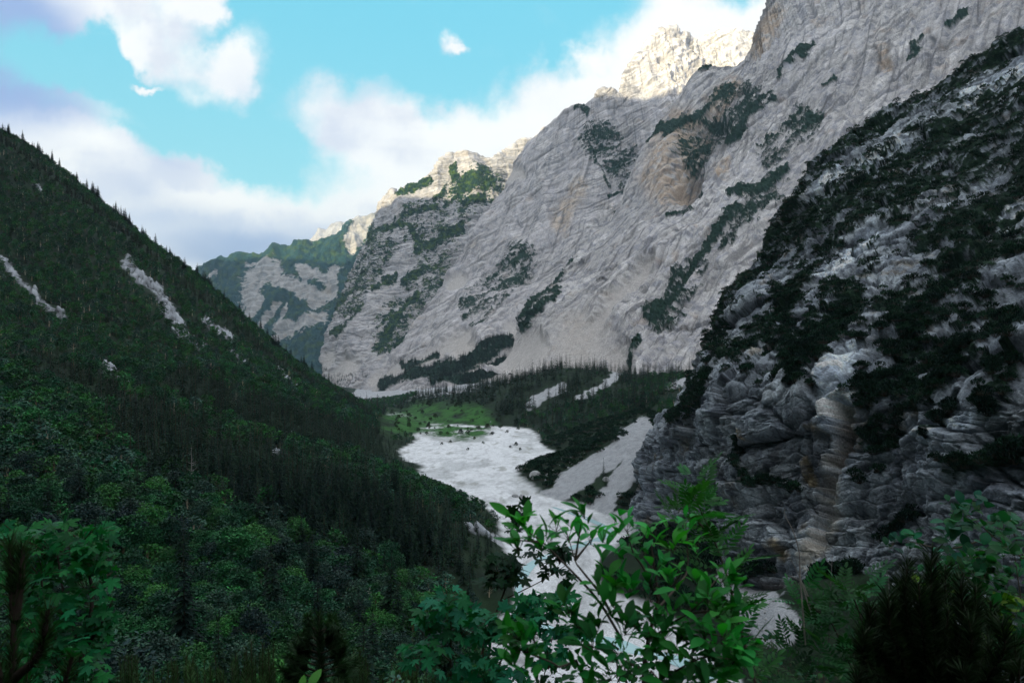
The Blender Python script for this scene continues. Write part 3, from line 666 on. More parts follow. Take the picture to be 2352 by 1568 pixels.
vegD = stroke(S.px, S.py, [
    ([(1795, 490), (1850, 430), (2000, 290), (2150, 225), (2352, 100)], 22), ([(1800, 530), (1900, 500), (2100, 430), (2352, 330)], 52), ([(1690, 640), (1760, 560), (1860, 520)], 40), ([(2050, 400), (2352, 240)], 40),
    ([(1625, 800), (1680, 690), (1720, 640)], 22), ([(2130, 560), (2250, 500), (2352, 440)], 40), ([(2180, 640), (2280, 570), (2360, 560)], 60), ([(1880, 560), (2000, 500)], 30), ([(2000, 480), (2060, 520)], 24),
    ([(1770, 780), (1830, 840), (1900, 780), (1960, 700)], 34), ([(1750, 760), (1800, 720), (1860, 640)], 22), ([(1850, 880), (1900, 840)], 26), ([(2060, 720), (2150, 740), (2250, 700)], 42), ([(2030, 860), (2120, 800), (2200, 800)], 60),
    ([(2000, 920), (2040, 860)], 26), ([(2020, 1000), (2060, 930)], 40), ([(2230, 800), (2300, 740), (2352, 780)], 40), ([(2120, 900), (2200, 860)], 40), ([(2330, 860), (2300, 930)], 26), ([(2250, 1090), (2352, 1040)], 22), ([(2160, 1000), (2230, 940)], 14),
    ([(1990, 1110), (2030, 1080)], 7), ([(2040, 1240), (2110, 1190)], 11), ([(1710, 1010), (1730, 1080), (1760, 1120)], 6), ([(1560, 960), (1620, 900)], 16), ([(1920, 700), (1980, 690)], 16), ([(1860, 700), (1830, 760)], 14), ([(2100, 320), (2200, 300)], 18), ([(1960, 420), (2050, 350)], 20),
    ([(1690, 1330), (1760, 1310)], 10), ([(1880, 1360), (1980, 1330)], 16), ([(1760, 1110), (1850, 1130)], 6), ([(1640, 880), (1600, 940)], 10), ([(1700, 840), (1740, 800)], 14)])
paleD = stroke(S.px, S.py, [([(2070, 330), (1900, 440), (1830, 460)], 20), ([(2240, 240), (2352, 180)], 26), ([(1960, 840), (1930, 940), (1925, 960)], 34), ([(1930, 1080), (1900, 1200), (1860, 1290)], 30), ([(1920, 960), (1930, 1080)], 12), ([(2000, 560), (1900, 620)], 20), ([(2150, 1000), (2300, 960)], 20), ([(2352, 480), (2300, 540)], 16)])
ochD = stroke(S.px, S.py, [([(1890, 1000), (1900, 1010)], 14), ([(1865, 1065), (1870, 1110)], 12), ([(1795, 1250), (1800, 1280)], 12), ([(1735, 1000), (1745, 1010)], 8), ([(1950, 690), (1970, 700)], 8), ([(1700, 1290), (1710, 1280)], 6)])
brownD = stroke(S.px, S.py, [([(1950, 950), (1940, 1000), (1930, 1060)], 16), ([(1760, 1370), (1840, 1360)], 30)])
wallm = sstep(S.py, 880, 980)
bigD = fbm(b/np.array([70, 70, 90])+3, 3, gain=.35, ridged=True)
d = 7*(bigD-.35) + 2.0*fbm(b/26+9, 3, gain=.35) + .9*fbm(q/np.array([40, 40, 7])+3, 4, gain=.5, ridged=True)
d += beds(b, R_D, 12, .15, 2.6) + beds(b, R_D, 4.2, .12, .9, 3.3)
b1, j1, l1 = blocks(b, R_D, (22, 22, 9), 2.6, 1, .1); b2, j2, l2 = blocks(b, R_D, (7, 7, 2.8), .95, 5, .1); b3, j3, l3 = blocks(b, R_D, (2.4, 2.4, 1.1), .35, 9, .08)
d += b1+b2+b3; J, LU = np.maximum(np.maximum(j1*.6, j2*.5), j3*.25), l1*.5+l2*.7+l3*.4
d += 1.4*fbm(b/np.array([7, 7, 28])+41, 2, gain=.5, ridged=True)*wallm + .3*fbm(b/4+31, 2, gain=.5)
d += -9*stroke(S.px, S.py, [([(1945, 930), (1940, 1040), (1880, 1240)], 16)]) + 2.5*stroke(S.px, S.py, [([(1900, 880), (1890, 960)], 40)])
paint = dict(R=R_D, size=4.5, joint=J, lump=LU, light=(0.50, 0.56, 0.61), mid=(0.35, 0.40, 0.455), dark=(0.145, 0.17, 0.21), ochre=(0.40, 0.31, 0.17), crack=(0.022, 0.026, 0.034), vegcol=(0.008, 0.024, 0.016), vegcol2=(0.02, 0.05, 0.026), vbreak=1.3, seed=15.0, crack_amt=.8, ochre_amt=.85)
S.displace(d)
f = S.front
tone, vm = rock_paint(S.base, stain=np.maximum(ochD, 0)*f, scree=f*0, veg=np.maximum(vegD*.7, .26*(1-wallm))*f, **paint)
pl = np.clip(paleD*f*(1-vm), 0, 1)*sstep(fbm(b/8+61, 4), -.4, .15)
tone = np.clip(tone*(1+pl*1.5)[:, None], .004, .8)
streak = sstep(fbm(b/np.array([3.5, 3.5, 40])+71, 4, gain=.6), .02, .25)*wallm*(1-vm)*(1-pl)
tone = tone*(1-.28*streak)[:, None]
cream = stroke(S.px, S.py, [([(1945, 935), (1930, 1060)], 13), ([(1930, 1070), (1905, 1180), (1865, 1290)], 27)])*f*(1-vm)*sstep(fbm(b/3.5+81, 3), -.35, .1)
tone = tone*(1-.85*cream[:, None])+(np.array([[.58, .54, .47]])*(1+.5*LU-.75*J)[:, None])*(.85*cream[:, None])
tone = lerp(tone, (0.15, 0.12, 0.10), brownD*f*.7*(1-vm))
S.V = S.V + S.N.reshape(-1, 3)*(0.8*vm)[:, None]
M_D = rock_material('cliff_rock', 3.0, 0.8)
o = link('cliff', make_mesh('cliff', S.V, grid_faces(S.nu, S.nv), [M_D], True, {'tone': tone}))
tag(o, 'dark blue-grey cliff above the river draped with dark dwarf pine', 'cliff', kind='structure')
CLIFF = S; CLIFF.veg = np.clip(vegD*f + .5*fbm(b/12+30, 3), 0, 1)*f; CLIFF.vm = vm*f; CLIFF.FN = S.final_normals()

# ------------------------------------------------------------------ plants: shapes
class Soup:
    def __init__(s): s.V = []; s.F = {3: [], 4: []}; s.T = []; s.n = 0
    def add(s, V, F, tone):
        V = np.asarray(V, np.float32).reshape(-1, 3); F = np.asarray(F, np.int64)
        s.V.append(V); s.F[F.shape[1]].append(F+s.n)
        tone = np.asarray(tone, np.float32)
        s.T.append(np.broadcast_to(tone, (len(V), 3))); s.n += len(V)
    def tube(s, pts, rad, sides=6, tone=(.05, .04, .035)):
        pts = np.asarray(pts, float); rad = np.broadcast_to(np.asarray(rad, float), (len(pts),))
        tg = np.gradient(pts, axis=0); tg /= np.linalg.norm(tg, axis=1, keepdims=True)+1e-9
        ref = np.where(np.abs(tg[:, 2:3]) > .9, np.array([[1., 0, 0]]), np.array([[0, 0, 1.]]))
        a = np.cross(tg, ref); a /= np.linalg.norm(a, axis=1, keepdims=True)+1e-9; b = np.cross(tg, a)
        th = np.linspace(0, 2*np.pi, sides, endpoint=False)
        V = pts[:, None]+rad[:, None, None]*(np.cos(th)[None, :, None]*a[:, None]+np.sin(th)[None, :, None]*b[:, None])
        i = np.arange(len(pts)*sides).reshape(len(pts), sides); j = np.roll(i, -1, 1)
        s.add(V, np.stack([i[:-1], j[:-1], j[1:], i[1:]], -1).reshape(-1, 4), tone)
    def cards(s, Pp, D, L, W, tone, droop=0.0, side=None):
        """leaf-sized rhombs: root points, directions, lengths, widths"""
        n = len(Pp); D = D/(np.linalg.norm(D, axis=1, keepdims=True)+1e-9)
        if side is None: side = np.cross(D, rng.normal(size=(n, 3)))
        side = side/(np.linalg.norm(side, axis=1, keepdims=True)+1e-9)
        L = np.broadcast_to(L, (n,))[:, None]; W = np.broadcast_to(W, (n,))[:, None]
        nn = np.cross(D, side)
        m = Pp+D*L*.45
        V = np.stack([Pp, m+side*W*.5+nn*W*.12, Pp+D*L+np.array([0, 0, -1])*L*droop, m-side*W*.5+nn*W*.12], 1).reshape(-1, 3)
        tone = np.asarray(tone, np.float32)
        if tone.ndim == 2: tone = np.repeat(tone, 4, 0)
        s.add(V, np.arange(n*4).reshape(n, 4), tone)
    def batch(s, TV, TF, org, fr, sc_, tone):
        """copies of a small template mesh: frames fr (n,3,3) rows = x, y, z axes"""
        n = len(org); k = len(TV)
        V = org[:, None]+np.einsum('kc,ncd->nkd', TV, fr)*np.broadcast_to(sc_, (n,))[:, None, None]
        for f in (TF if isinstance(TF, list) else [TF]):
            pass
        TF = TF if isinstance(TF, list) else [TF]
        F0 = TF[0]; Fi = (np.arange(n)[:, None, None]*k+F0[None]).reshape(-1, F0.shape[1])
        tone = np.asarray(tone, np.float32); tone = np.repeat(tone, k, 0) if tone.ndim == 2 else tone
        s.add(V, Fi, tone)
        for F1 in TF[1:]:
            s.F[F1.shape[1]].append((np.arange(n)[:, None, None]*k+F1[None]).reshape(-1, F1.shape[1])+s.n-n*k)
    def arrays(s):
        return np.concatenate(s.V), [np.concatenate(f) for f in s.F.values() if f], np.concatenate(s.T)
    def mesh(s, name, mats, smooth=False):
        V, F_, T = s.arrays(); return make_mesh(name, V, F_, mats, smooth, {'tone': np.clip(T, .002, .95)})

def unit(v): v = np.asarray(v, float); return v/(np.linalg.norm(v, axis=-1, keepdims=True)+1e-9)

def foliage_material(name, rnd=0.35, translucent=0.0, rough=0.55, spec=0.25):
    m, t, b = new_mat(name)
    b.inputs['Roughness'].default_value = rough; b.inputs['Specular IOR Level'].default_value = spec
    oi = t.new('ShaderNodeObjectInfo').outputs['Random']
    col = t.mix(1.0, t.attr('tone', 'Color'), t.mix(oi, (1-rnd, 1-rnd, 1-rnd*.6), (1+rnd*1.2, 1+rnd, 1+rnd*.4)), 'MULTIPLY')
    t.put(b.inputs['Base Color'], col)
    if translucent:
        tr = t.new('ShaderNodeBsdfTranslucent'); t.put(tr.inputs[0], t.mix(1.0, col, (1.3, 1.7, .6), 'MULTIPLY'))
        mx = t.new('ShaderNodeMixShader'); mx.inputs[0].default_value = translucent
        out = [n for n in t.n if n.type == 'OUTPUT_MATERIAL'][0]
        t.l.new(b.outputs[0], mx.inputs[1]); t.l.new(tr.outputs[0], mx.inputs[2]); t.l.new(mx.outputs[0], out.inputs[0])
    return m
M_CONIF = foliage_material('conifer_needles', .3, 0, .7, .1); M_LEAF = foliage_material('tree_leaves', .55, 0, .6, .2); M_BARK = foliage_material('bark', .25, 0, .9, .1)
M_FG = foliage_material('shrub_leaves', .1, .28, .5, .13); M_NEEDLE = foliage_material('pine_needles', .2, .1, .55, .2)

def spruce_shape(seed, tiers, per, twigs, width=.19):
    """unit-high spruce standing on the origin: (trunk, crown)"""
    r = np.random.default_rng(seed); tr = Soup(); cr = Soup()
    lean = r.normal(0, .012, 2)
    z = np.linspace(-.03, .99, 7)
    tr.tube(np.stack([lean[0]*z, lean[1]*z, z], 1), .013*(1-z*.93), 6, (.055, .045, .038))
    for i in range(tiers):
        h = .08+.9*(i/tiers)**.92
        R = width*(1-h)**.8*(.75+.45*r.random())+.008
        k = max(4, int(per*(.55+.45*(1-h))))
        a0 = r.random()*6.28
        for j in range(k):
            if r.random() < .1: continue
            a = a0+6.283*j/k+r.normal(0, .15); L = R*(.65+.5*r.random()); dr = .32*L+.5*L*(1-h)*r.random()
            o = np.array([lean[0]*h, lean[1]*h, h+r.normal(0, .006)]); dv = np.array([math.cos(a), math.sin(a), 0])
            tip = o+dv*L+np.array([0, 0, -dr*.8]); mid = o+dv*L*.5+np.array([0, 0, .02*L-dr*.25])
            sv = np.array([-dv[1], dv[0], 0]); w = L*.2+.004
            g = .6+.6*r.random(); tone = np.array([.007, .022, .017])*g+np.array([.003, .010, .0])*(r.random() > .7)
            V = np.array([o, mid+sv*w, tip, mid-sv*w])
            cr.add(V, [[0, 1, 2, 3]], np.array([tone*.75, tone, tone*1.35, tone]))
            if twigs:
                f = r.random(twigs)*.8+.2; sg = np.where(r.random(twigs) > .5, 1, -1)
                pp = o+(tip-o)*f[:, None]; dd = dv*(.5+.5*r.random((twigs, 1)))+sv*sg[:, None]*(.6+.5*r.random((twigs, 1)))+np.array([0, 0, -.35])*(.3+r.random((twigs, 1)))
                cr.cards(pp, dd, L*(.22+.25*r.random(twigs)), L*.1+.004, tone*(.8+.7*r.random((twigs, 1))), .15)
    n = 6; a = r.random(n)*6.28
    cr.cards(np.tile([lean[0], lean[1], .95], (n, 1)), np.stack([.25*np.cos(a), .25*np.sin(a), np.ones(n)], 1), .07, .014, (.014, .036, .024))
    return tr, cr

def broadleaf_shape(seed, lobes, leaves, card=.05, tall=1.0, tone=(.035, .07, .03), white=False):
    """unit-high broadleaf tree standing on the origin: trunk with limbs, crown of leaf sprays in uneven lobes"""
    r = np.random.default_rng(seed); tr = Soup(); cr = Soup()
    bark = (.30, .29, .27) if white else (.07, .06, .05)
    z = np.linspace(-.03, .8, 6); bend = r.normal(0, .05, 2)
    tp = np.stack([bend[0]*z*z, bend[1]*z*z, z], 1); tr.tube(tp, .02*(1-z*.9)+.002, 6, bark)
    for i in range(lobes):
        h = .25+.7*((i+.5)/lobes)**.9; a = i*2.4+r.normal(0, .5)
        wide = (.27 if h < .75 else .16)/tall
        c = np.array([bend[0]*h*h+math.cos(a)*wide*r.uniform(.3, 1), bend[1]*h*h+math.sin(a)*wide*r.uniform(.3, 1), h])
        if h > .9: c[:2] *= .35
        s0 = np.array([bend[0]*.4*h*h, bend[1]*.4*h*h, h*.55]); tr.tube(np.stack([s0, (s0+c)/2+np.array([0, 0, -.02]), c]), [.008, .006, .002], 4, bark)
        rad = r.uniform(.09, .17)/tall**.5; n = leaves//lobes
        v = unit(r.normal(size=(n, 3))); v[:, 2] = np.abs(v[:, 2])*1.0-.25*(r.random(n) > .6); v = unit(v)
        rr_ = rad*(.45+.6*r.random(n)**.6)*(1+.35*np.sin(v[:, 0]*5+i)*np.cos(v[:, 1]*6+2*i))
        pp = c+v*rr_[:, None]*np.array([1, 1, .8])
        g = r.uniform(.65, 1.35); t0 = np.array(tone)*g*np.array([r.uniform(.8, 1.3), 1, r.uniform(.8, 1.15)])
        dd = v*.6+r.normal(0, .7, (n, 3))+np.array([0, 0, -.1])
        cr.cards(pp, dd, card*(.6+.8*r.random(n)), card*.62, t0*(.65+.75*r.random((n, 1))), .1)
    return tr, cr

def dwarf_pine_shape(seed, shoots, blades=3, needle=.16):
    """dome of upturned shoots, unit wide, about half as high"""
    r = np.random.default_rng(seed); st = Soup(); cr = Soup()
    for i in range(shoots):
        a = i*2.39996; q = math.sqrt((i+.5)/shoots)*.5
        base = np.array([math.cos(a)*q*.6, math.sin(a)*q*.6, .04]); top = np.array([math.cos(a)*q, math.sin(a)*q, .16+.4*(1-(q*1.8)**2)*r.uniform(.6, 1.25)+.05*r.random()])
        if i % 3 == 0: st.tube(np.stack([base*np.array([.3, .3, 0]), (base+top)/2, top]), [.016, .012, .006], 4, (.06, .05, .042))
        n = blades; g = r.uniform(.6, 1.4); tone = np.array([.010, .034, .021])*g
        dv = unit(np.stack([r.normal(math.cos(a)*.5, .45, n), r.normal(math.sin(a)*.5, .45, n), np.ones(n)*r.uniform(.6, 1.2)], 1))
        cr.cards(np.tile(top-np.array([0, 0, .06]), (n, 1))+r.normal(0, .03, (n, 3)), dv, needle*(.7+.7*r.random(n)), needle*.4, tone*(.6+.9*r.random((n, 1))))
    return st, cr

def boulder_shape(seed):
    r = np.random.default_rng(seed); nu, nv = 14, 9
    th = np.linspace(0, 2*np.pi, nu, endpoint=False); ph = np.linspace(.08, np.pi-.08, nv)
    T_, H_ = np.meshgrid(th, ph, indexing='ij'); n = np.stack([np.cos(T_)*np.sin(H_), np.sin(T_)*np.sin(H_), np.cos(H_)], -1).reshape(-1, 3)
    rad = np.ones(len(n))
    for _ in range(9):                                            # cut flat faces
        p = unit(r.normal(size=3)); k = r.uniform(.45, .8); dt = n@p; rad = np.where(dt*rad > k, k/np.maximum(dt, .05), rad)
    V = n*(rad*(1+.06*fbm(n*2.5+seed, 3)))[:, None]*np.array([r.uniform(.8, 1.2), r.uniform(.7, 1), r.uniform(.6, .85)])
    s = Soup(); s.add(V, grid_faces(nu, nv, True), (np.array([.40, .41, .42])*(1+.35*fbm(n*4+seed, 3))[:, None]))
    i = np.arange(nu)*nv; s.F[3].append(np.stack([i[:-1]*0, i[:-1], np.roll(i, -1)[:-1]], -1)[1:])
    return s

# ------------------------------------------------------------------ plants: where they stand
def scatter(x0, x1, y0, y1, gap):
    xs = np.arange(x0, x1, gap); ys = np.arange(y0, y1, gap)
    a, b_ = np.meshgrid(xs, ys); x = a.ravel()+rng.uniform(-.48, .48, a.size)*gap; y = b_.ravel()+rng.uniform(-.48, .48, a.size)*gap
    return x, y
class Stand: pass
parts = []
for (x0, x1, y0, y1, gap) in [(-90, 70, 36, 130, 3.9), (-230, 90, 130, 300, 4.9), (-420, 160, 300, 520, 5.6), (-760, 260, 520, 900, 6.0), (-420, 420, 900, 1500, 8.5)]:
    parts.append(scatter(x0, x1, y0, y1, gap))
TX = np.concatenate([p[0] for p in parts]); TY = np.concatenate([p[1] for p in parts])
# spruces along the ridge, standing against the sky
_cp = np.concatenate([rng.uniform(-10, 760, 110), rng.normal(np.repeat([100, 215, 290, 330, 395, 480], 7), 9)])
_dd = np.arange(420., 1400., 6.); _gx, _gd = np.meshgrid((_cp-PX0)/F, _dd, indexing='ij')
_cd = _dd[np.argmin(project(np.stack([(_gx*_gd).ravel(), _gd.ravel(), height((_gx*_gd).ravel(), _gd.ravel())[0]], 1))[1].reshape(_gx.shape), 1)]+rng.normal(-3, 5, len(_cp))
NC = len(_cp); TX = np.concatenate([TX, (_cp-PX0)/F*_cd]); TY = np.concatenate([TY, _cd])
TZ, TG = height(TX, TY)
ok = (np.abs(TX/TY) < .84) & (TG > .9); CR = (np.arange(len(TX)) >= len(TX)-NC)[ok]; TX, TY, TZ, TG = TX[ok], TY[ok], TZ[ok], TG[ok]
tv = np.stack([TX, TY, TZ], 1); tpx, tpy = project(tv)
jx = tpx+rng.normal(0, 6, len(tpx)); jy = tpy+rng.normal(0, 6, len(tpx))
# what already covers the ground there
sc_at = stroke(jx, jy, [([(1300, 1115), (1390, 1060), (1478, 985)], 30), ([(1240, 1140), (1310, 1125)], 18), ([(1390, 1150), (1440, 1090), (1470, 1030)], 26), ([(1400, 1190), (1480, 1180), (1460, 1210)], 18), ([(1700, 1330), (1740, 1390), (1790, 1440)], 60),
    ([(1230, 920), (1290, 890)], 10), ([(1330, 915), (1385, 885), (1425, 850)], 7), ([(1535, 890), (1590, 872)], 8), ([(830, 905), (900, 890)], 16), ([(1300, 1165), (1400, 1180)], 16)])
rk_at = stroke(jx, jy, [([(290, 605), (320, 640), (355, 660), (385, 710), (415, 745)], 17), ([(0, 590), (25, 620), (60, 660), (100, 700), (150, 735)], 10), ([(470, 735), (500, 755), (530, 775)], 10), ([(640, 850), (660, 875), (690, 900)], 7), ([(630, 1050), (668, 1030), (670, 985)], 3), ([(240, 845), (290, 880)], 8)])*(TX < 20)
md_at = stroke(jx, jy, [([(890, 975), (960, 965), (1060, 985), (1130, 975)], 30), ([(960, 950), (1120, 955)], 24)])
free = (sc_at < .5) & (rk_at < .55) & (md_at < .5)
left = TX < np.interp(TY, [0, 100, 150, 300, 560, 700, 900], [60, 40, 20, 12, -30, -110, -200])
right = ~left
zone_s = stroke(tpx, tpy, [([(330, 1010), (500, 1090), (700, 1170), (900, 1240), (1090, 1290)], 84), ([(420, 900), (650, 980), (900, 1040)], 40), ([(0, 322), (300, 552), (640, 842), (850, 958)], 7), ([(930, 1060), (1070, 1130)], 16), ([(100, 850), (300, 950)], 26)])
u = rng.random(len(TX)); nz = fbm(tv/45+3, 3)
is_s = np.where(left, u < .06+.94*zone_s, u < .9)
# the right-hand fans carry low dwarf pine near the river, spruces farther in
fan = right & (TY < 640) & (stroke(tpx, tpy, [([(1180, 1090), (1250, 1070), (1330, 1040), (1460, 985)], 46), ([(1310, 1170), (1500, 1200), (1560, 1290), (1640, 1330)], 50), ([(1320, 1350), (1420, 1400), (1560, 1420)], 60), ([(1300, 1330)], 40)]) > .3)
spur = right & (stroke(tpx, tpy, [([(1240, 990), (1400, 960), (1560, 900)], 46)]) > .3)
mix2 = np.where(spur, u < .35, is_s)
hS = np.where(left, rng.uniform(.65, 1.1, len(TX)), rng.uniform(.3, 1.2, len(TX)))*np.where(left, np.where(tpy > 900, 14, 11), np.where(TY > 620, 21, 10)); hB = rng.uniform(.6, 1.15, len(TX))*np.where(left, np.where(tpy < 850, 7.2, np.where(TY < 130, 6.6, 9.0)), np.where(spur, 7.5, 5))
# the bank of the gravel carries low scrub only
bank = np.clip((TG-1)/14, 0, 1)
hS = np.where(left, np.minimum(hS, 2.5+14*bank), hS); hB = np.where(left, np.minimum(hB, 3.6+6.5*bank), hB)
sel = free & ~fan & ~(right & (TY < 270)) & ~((TX > -260) & (TY > 960) & (tpy < np.interp(tpx, [800, 1060, 1200, 1260], [912, 896, 856, 800]))) & ~(right & (TY > 620) & (fbm(tv/np.array([34, 60, 60])+21, 3) < -.12))
thin = rng.random(len(TX)) < np.where(left & (tpy < 850), .93, np.where(right & (TY > 560), .62, .95))
hS = np.where(CR, rng.uniform(6, 19, len(TX))*TY/800, hS); sel = (sel & thin) | CR; mix2 = mix2 | CR
spr = np.where(sel & mix2)[0]; brd = np.where(sel & ~mix2)[0]; dwf = np.where(free & fan)[0]
# keep what the lens can see over the ground in front
def visible(x, y, z, h):
    t = np.linspace(.04, .97, 34); seen = np.ones(len(x), bool); top = z+h
    for k in t:
        g, _ = height0(x*k, y*k), 0
        seen &= np.maximum(g, RIVER) < top*k+1.0
    px, py = project(np.stack([x, y, top], 1))
    return seen & (px > -60) & (px < 2412) & (py < 1640)
spr = spr[visible(TX[spr], TY[spr], TZ[spr], hS[spr])]; brd = brd[visible(TX[brd], TY[brd], TZ[brd], hB[brd])]; dwf = dwf[visible(TX[dwf], TY[dwf], TZ[dwf], np.full(len(dwf), 2.0))]

def place(root, loc, scl, rot, label, cat, group, squash=1.0):
    """a copy of a thing and of its parts"""
    r = root.copy(); C.objects.link(r); r.location = loc; r.rotation_euler = (0, 0, rot); r.scale = (scl*squash, scl*squash, scl)
    for ch in root.children:
        c = ch.copy(); C.objects.link(c); c.parent = r
    tag(r, label, cat, group); return r

def proto(name, tr, cr, m1, m2, n1='trunk', n2='crown'):
    e = link(name, None); link(n1, tr.mesh(n1, [m1], True), e); link(n2, cr.mesh(n2, [m2]), e); return e

def stand_of(name, shapes, pts, scl, squash, mats, label, cat, kind='stuff'):
    """the many small rest of a kind as one mass"""
    SV = []; SF = []; ST = []; n = 0
    arr = []
    for tr, cr in shapes:
        s = Soup()
        for q in (tr, cr):
            V, F_, T = q.arrays()
            s.V.append(V); s.T.append(T)
            for f in F_: s.F[f.shape[1]].append(f+s.n)
            s.n += len(V)
        arr.append(s.arrays())
    out = Soup(); who = rng.integers(0, len(arr), len(pts)); rot = rng.uniform(0, 6.28, len(pts)); g = rng.uniform(.45, 1.75, (len(pts), 3)); g = g*.25+g[:, :1]*.75
    for k, (V, F_, T) in enumerate(arr):
        i = np.where(who == k)[0]
        if not len(i): continue
        c, s_ = np.cos(rot[i]), np.sin(rot[i]); z0 = np.zeros(len(i))
        fr = np.stack([np.stack([c*squash, s_*squash, z0], 1), np.stack([-s_*squash, c*squash, z0], 1), np.stack([z0, z0, z0+1], 1)], 1)
        VV = pts[i][:, None]+np.einsum('kc,ncd->nkd', V, fr)*scl[i][:, None, None]
        TT = (T[None]*g[i][:, None]).reshape(-1, 3)
        for f in F_: out.F[f.shape[1]].append((np.arange(len(i))[:, None, None]*len(V)+f[None]).reshape(-1, f.shape[1])+out.n)
        out.V.append(VV.reshape(-1, 3)); out.T.append(TT); out.n += len(VV)*len(V)
    o = link(name, out.mesh(name, mats)); tag(o, label, cat, kind=kind); return o

def split_largest(idx, size, n=296):
    o = idx[np.argsort(-size)]; return o[:n], o[n:]

def grow(kind, idx, h, protos, far_shapes, squash, labels, cat, group, stuffname, stufflabel, stuffcat, mats, n=296):
    near, far = split_largest(idx, h[idx]/np.hypot(TX[idx], TY[idx])+10*CR[idx], n)
    for k, i in enumerate(near):
        pr = protos[k % len(protos)]
        lab = labels(i)
        args = ((TX[i], TY[i], TZ[i]-.1), h[i], rng.uniform(0, 6.28), lab[0], cat, lab[1], squash*rng.uniform(.85, 1.15))
        if k < len(protos):
            pr.location = args[0]; pr.scale = (h[i]*squash, h[i]*squash, h[i]); tag(pr, lab[0], cat, lab[1])
        else: place(pr, *args)
    if len(far): stand_of(stuffname, far_shapes, np.stack([TX[far], TY[far], TZ[far]-.1], 1), h[far], squash, mats, stufflabel, stuffcat)
    print(kind, len(near), len(far))

def lab_spruce(i):
    if CR[i]: return ('pointed spruce standing against the sky on the left ridge', 'spruces along the left ridge')
    if right[i]: return ('dark spruce in the valley forest beneath the great grey wall', 'spruces beneath the grey wall')
    if stroke(tpx[i:i+1], tpy[i:i+1], [([(930, 1060), (1070, 1140)], 22)])[0] > .3: return ('pointed spruce standing at the left edge of the white gravel', 'spruces beside the gravel')
    return ('tall dark spruce in the shaded forest on the left hillside', 'spruces on the left hillside')
def lab_broad(i):
    if right[i]: return ('small leafy tree on the dark wooded spur right of the gravel', 'leafy trees on the right spur')
    return ('green leafy tree among the woods on the left hillside', 'leafy trees on the left hillside')
SPR_NEAR = [proto('spruce_tree', *spruce_shape(100+k, 26, 11, 7, (.15, .19, .17)[k]), M_BARK, M_CONIF) for k in range(3)]
BRD_T = [(.006, .046, .025), (.008, .062, .024), (.014, .046, .038), (.014, .074, .020)]
BRD_NEAR = [proto('broadleaf_tree', *broadleaf_shape(200+k, 15+3*(k % 3), 2600, .045, (1, 1.25, 1.1, .9)[k], np.array(BRD_T[k])*1.35, k == 2), M_BARK, M_LEAF) for k in range(4)]
SPR_FAR = [spruce_shape(300+k, 14, 8, 1, (.16, .2, .18)[k]) for k in range(3)]
BRD_FAR = [broadleaf_shape(400+k, 8, 330, .095, (1, 1.25, 1.1, .9)[k], BRD_T[k], k == 2) for k in range(4)]
grow('spruce', spr, hS, SPR_NEAR, SPR_FAR, 1.15, lab_spruce, 'spruce tree', None, 'forest', 'far dark spruce forest covering the hillsides and the valley end', 'forest', [M_CONIF])
grow('broadleaf', brd, hB, BRD_NEAR, BRD_FAR, 1.25, lab_broad, 'broadleaf tree', None, 'woodland', 'far leafy woodland and scrub covering the left hillside', 'woodland', [M_LEAF])

# trees at the foot of the middle wall, between the scree fans
def on_sheet(SH, strokes, n, soft=1.0):
    m = stroke(SH.px, SH.py, strokes, soft)*SH.front; i = np.where(m > .5)[0]
    return SH.V[rng.choice(i, min(n, len(i)), replace=False)]
wf = on_sheet(SHEET_A, FOOT, 1700)
wb = on_sheet(SHEET_B, [([(700, 850), (740, 860)], 16), ([(770, 880), (830, 862)], 12), ([(740, 870), (800, 890)], 12)], 260)
wf = np.concatenate([wf, wb]); stand_of('forest', SPR_FAR, wf, rng.uniform(9, 17, len(wf)), 1.25, [M_CONIF], 'dark strip of forest between the scree fans at the foot of the great wall', 'forest')

# dwarf pines: on the river fans and on the near cliff
DW_NEAR = [proto('mountain_pine', *dwarf_pine_shape(500+k, 70, 5, .15), M_BARK, M_CONIF, 'stems', 'needles') for k in range(3)]
DW_FAR = [dwarf_pine_shape(600+k, 26, 3, .26) for k in range(3)]
cf = CLIFF.veg; cp = CLIFF.V
pick = np.where((CLIFF.vm > .5) & (np.abs(cp[:, 0]/np.maximum(cp[:, 1], 1)) < .8) & (CLIFF.uu < .97))[0]
pick = rng.choice(pick, min(3300, len(pick)), replace=False)
DX = np.concatenate([TX[dwf], TX[dwf]+rng.uniform(-2, 2, len(dwf)), cp[pick, 0]]); DY = np.concatenate([TY[dwf], TY[dwf]+rng.uniform(-2, 2, len(dwf)), cp[pick, 1]])
DZ = np.concatenate([TZ[dwf], height(DX[len(dwf):2*len(dwf)], DY[len(dwf):2*len(dwf)])[0], cp[pick, 2]-.3]); onc = np.concatenate([np.zeros(2*len(dwf), bool), np.ones(len(pick), bool)])
DS = rng.uniform(1.6, 3.7, len(DX))*np.where(onc, 1.0, 1.3)
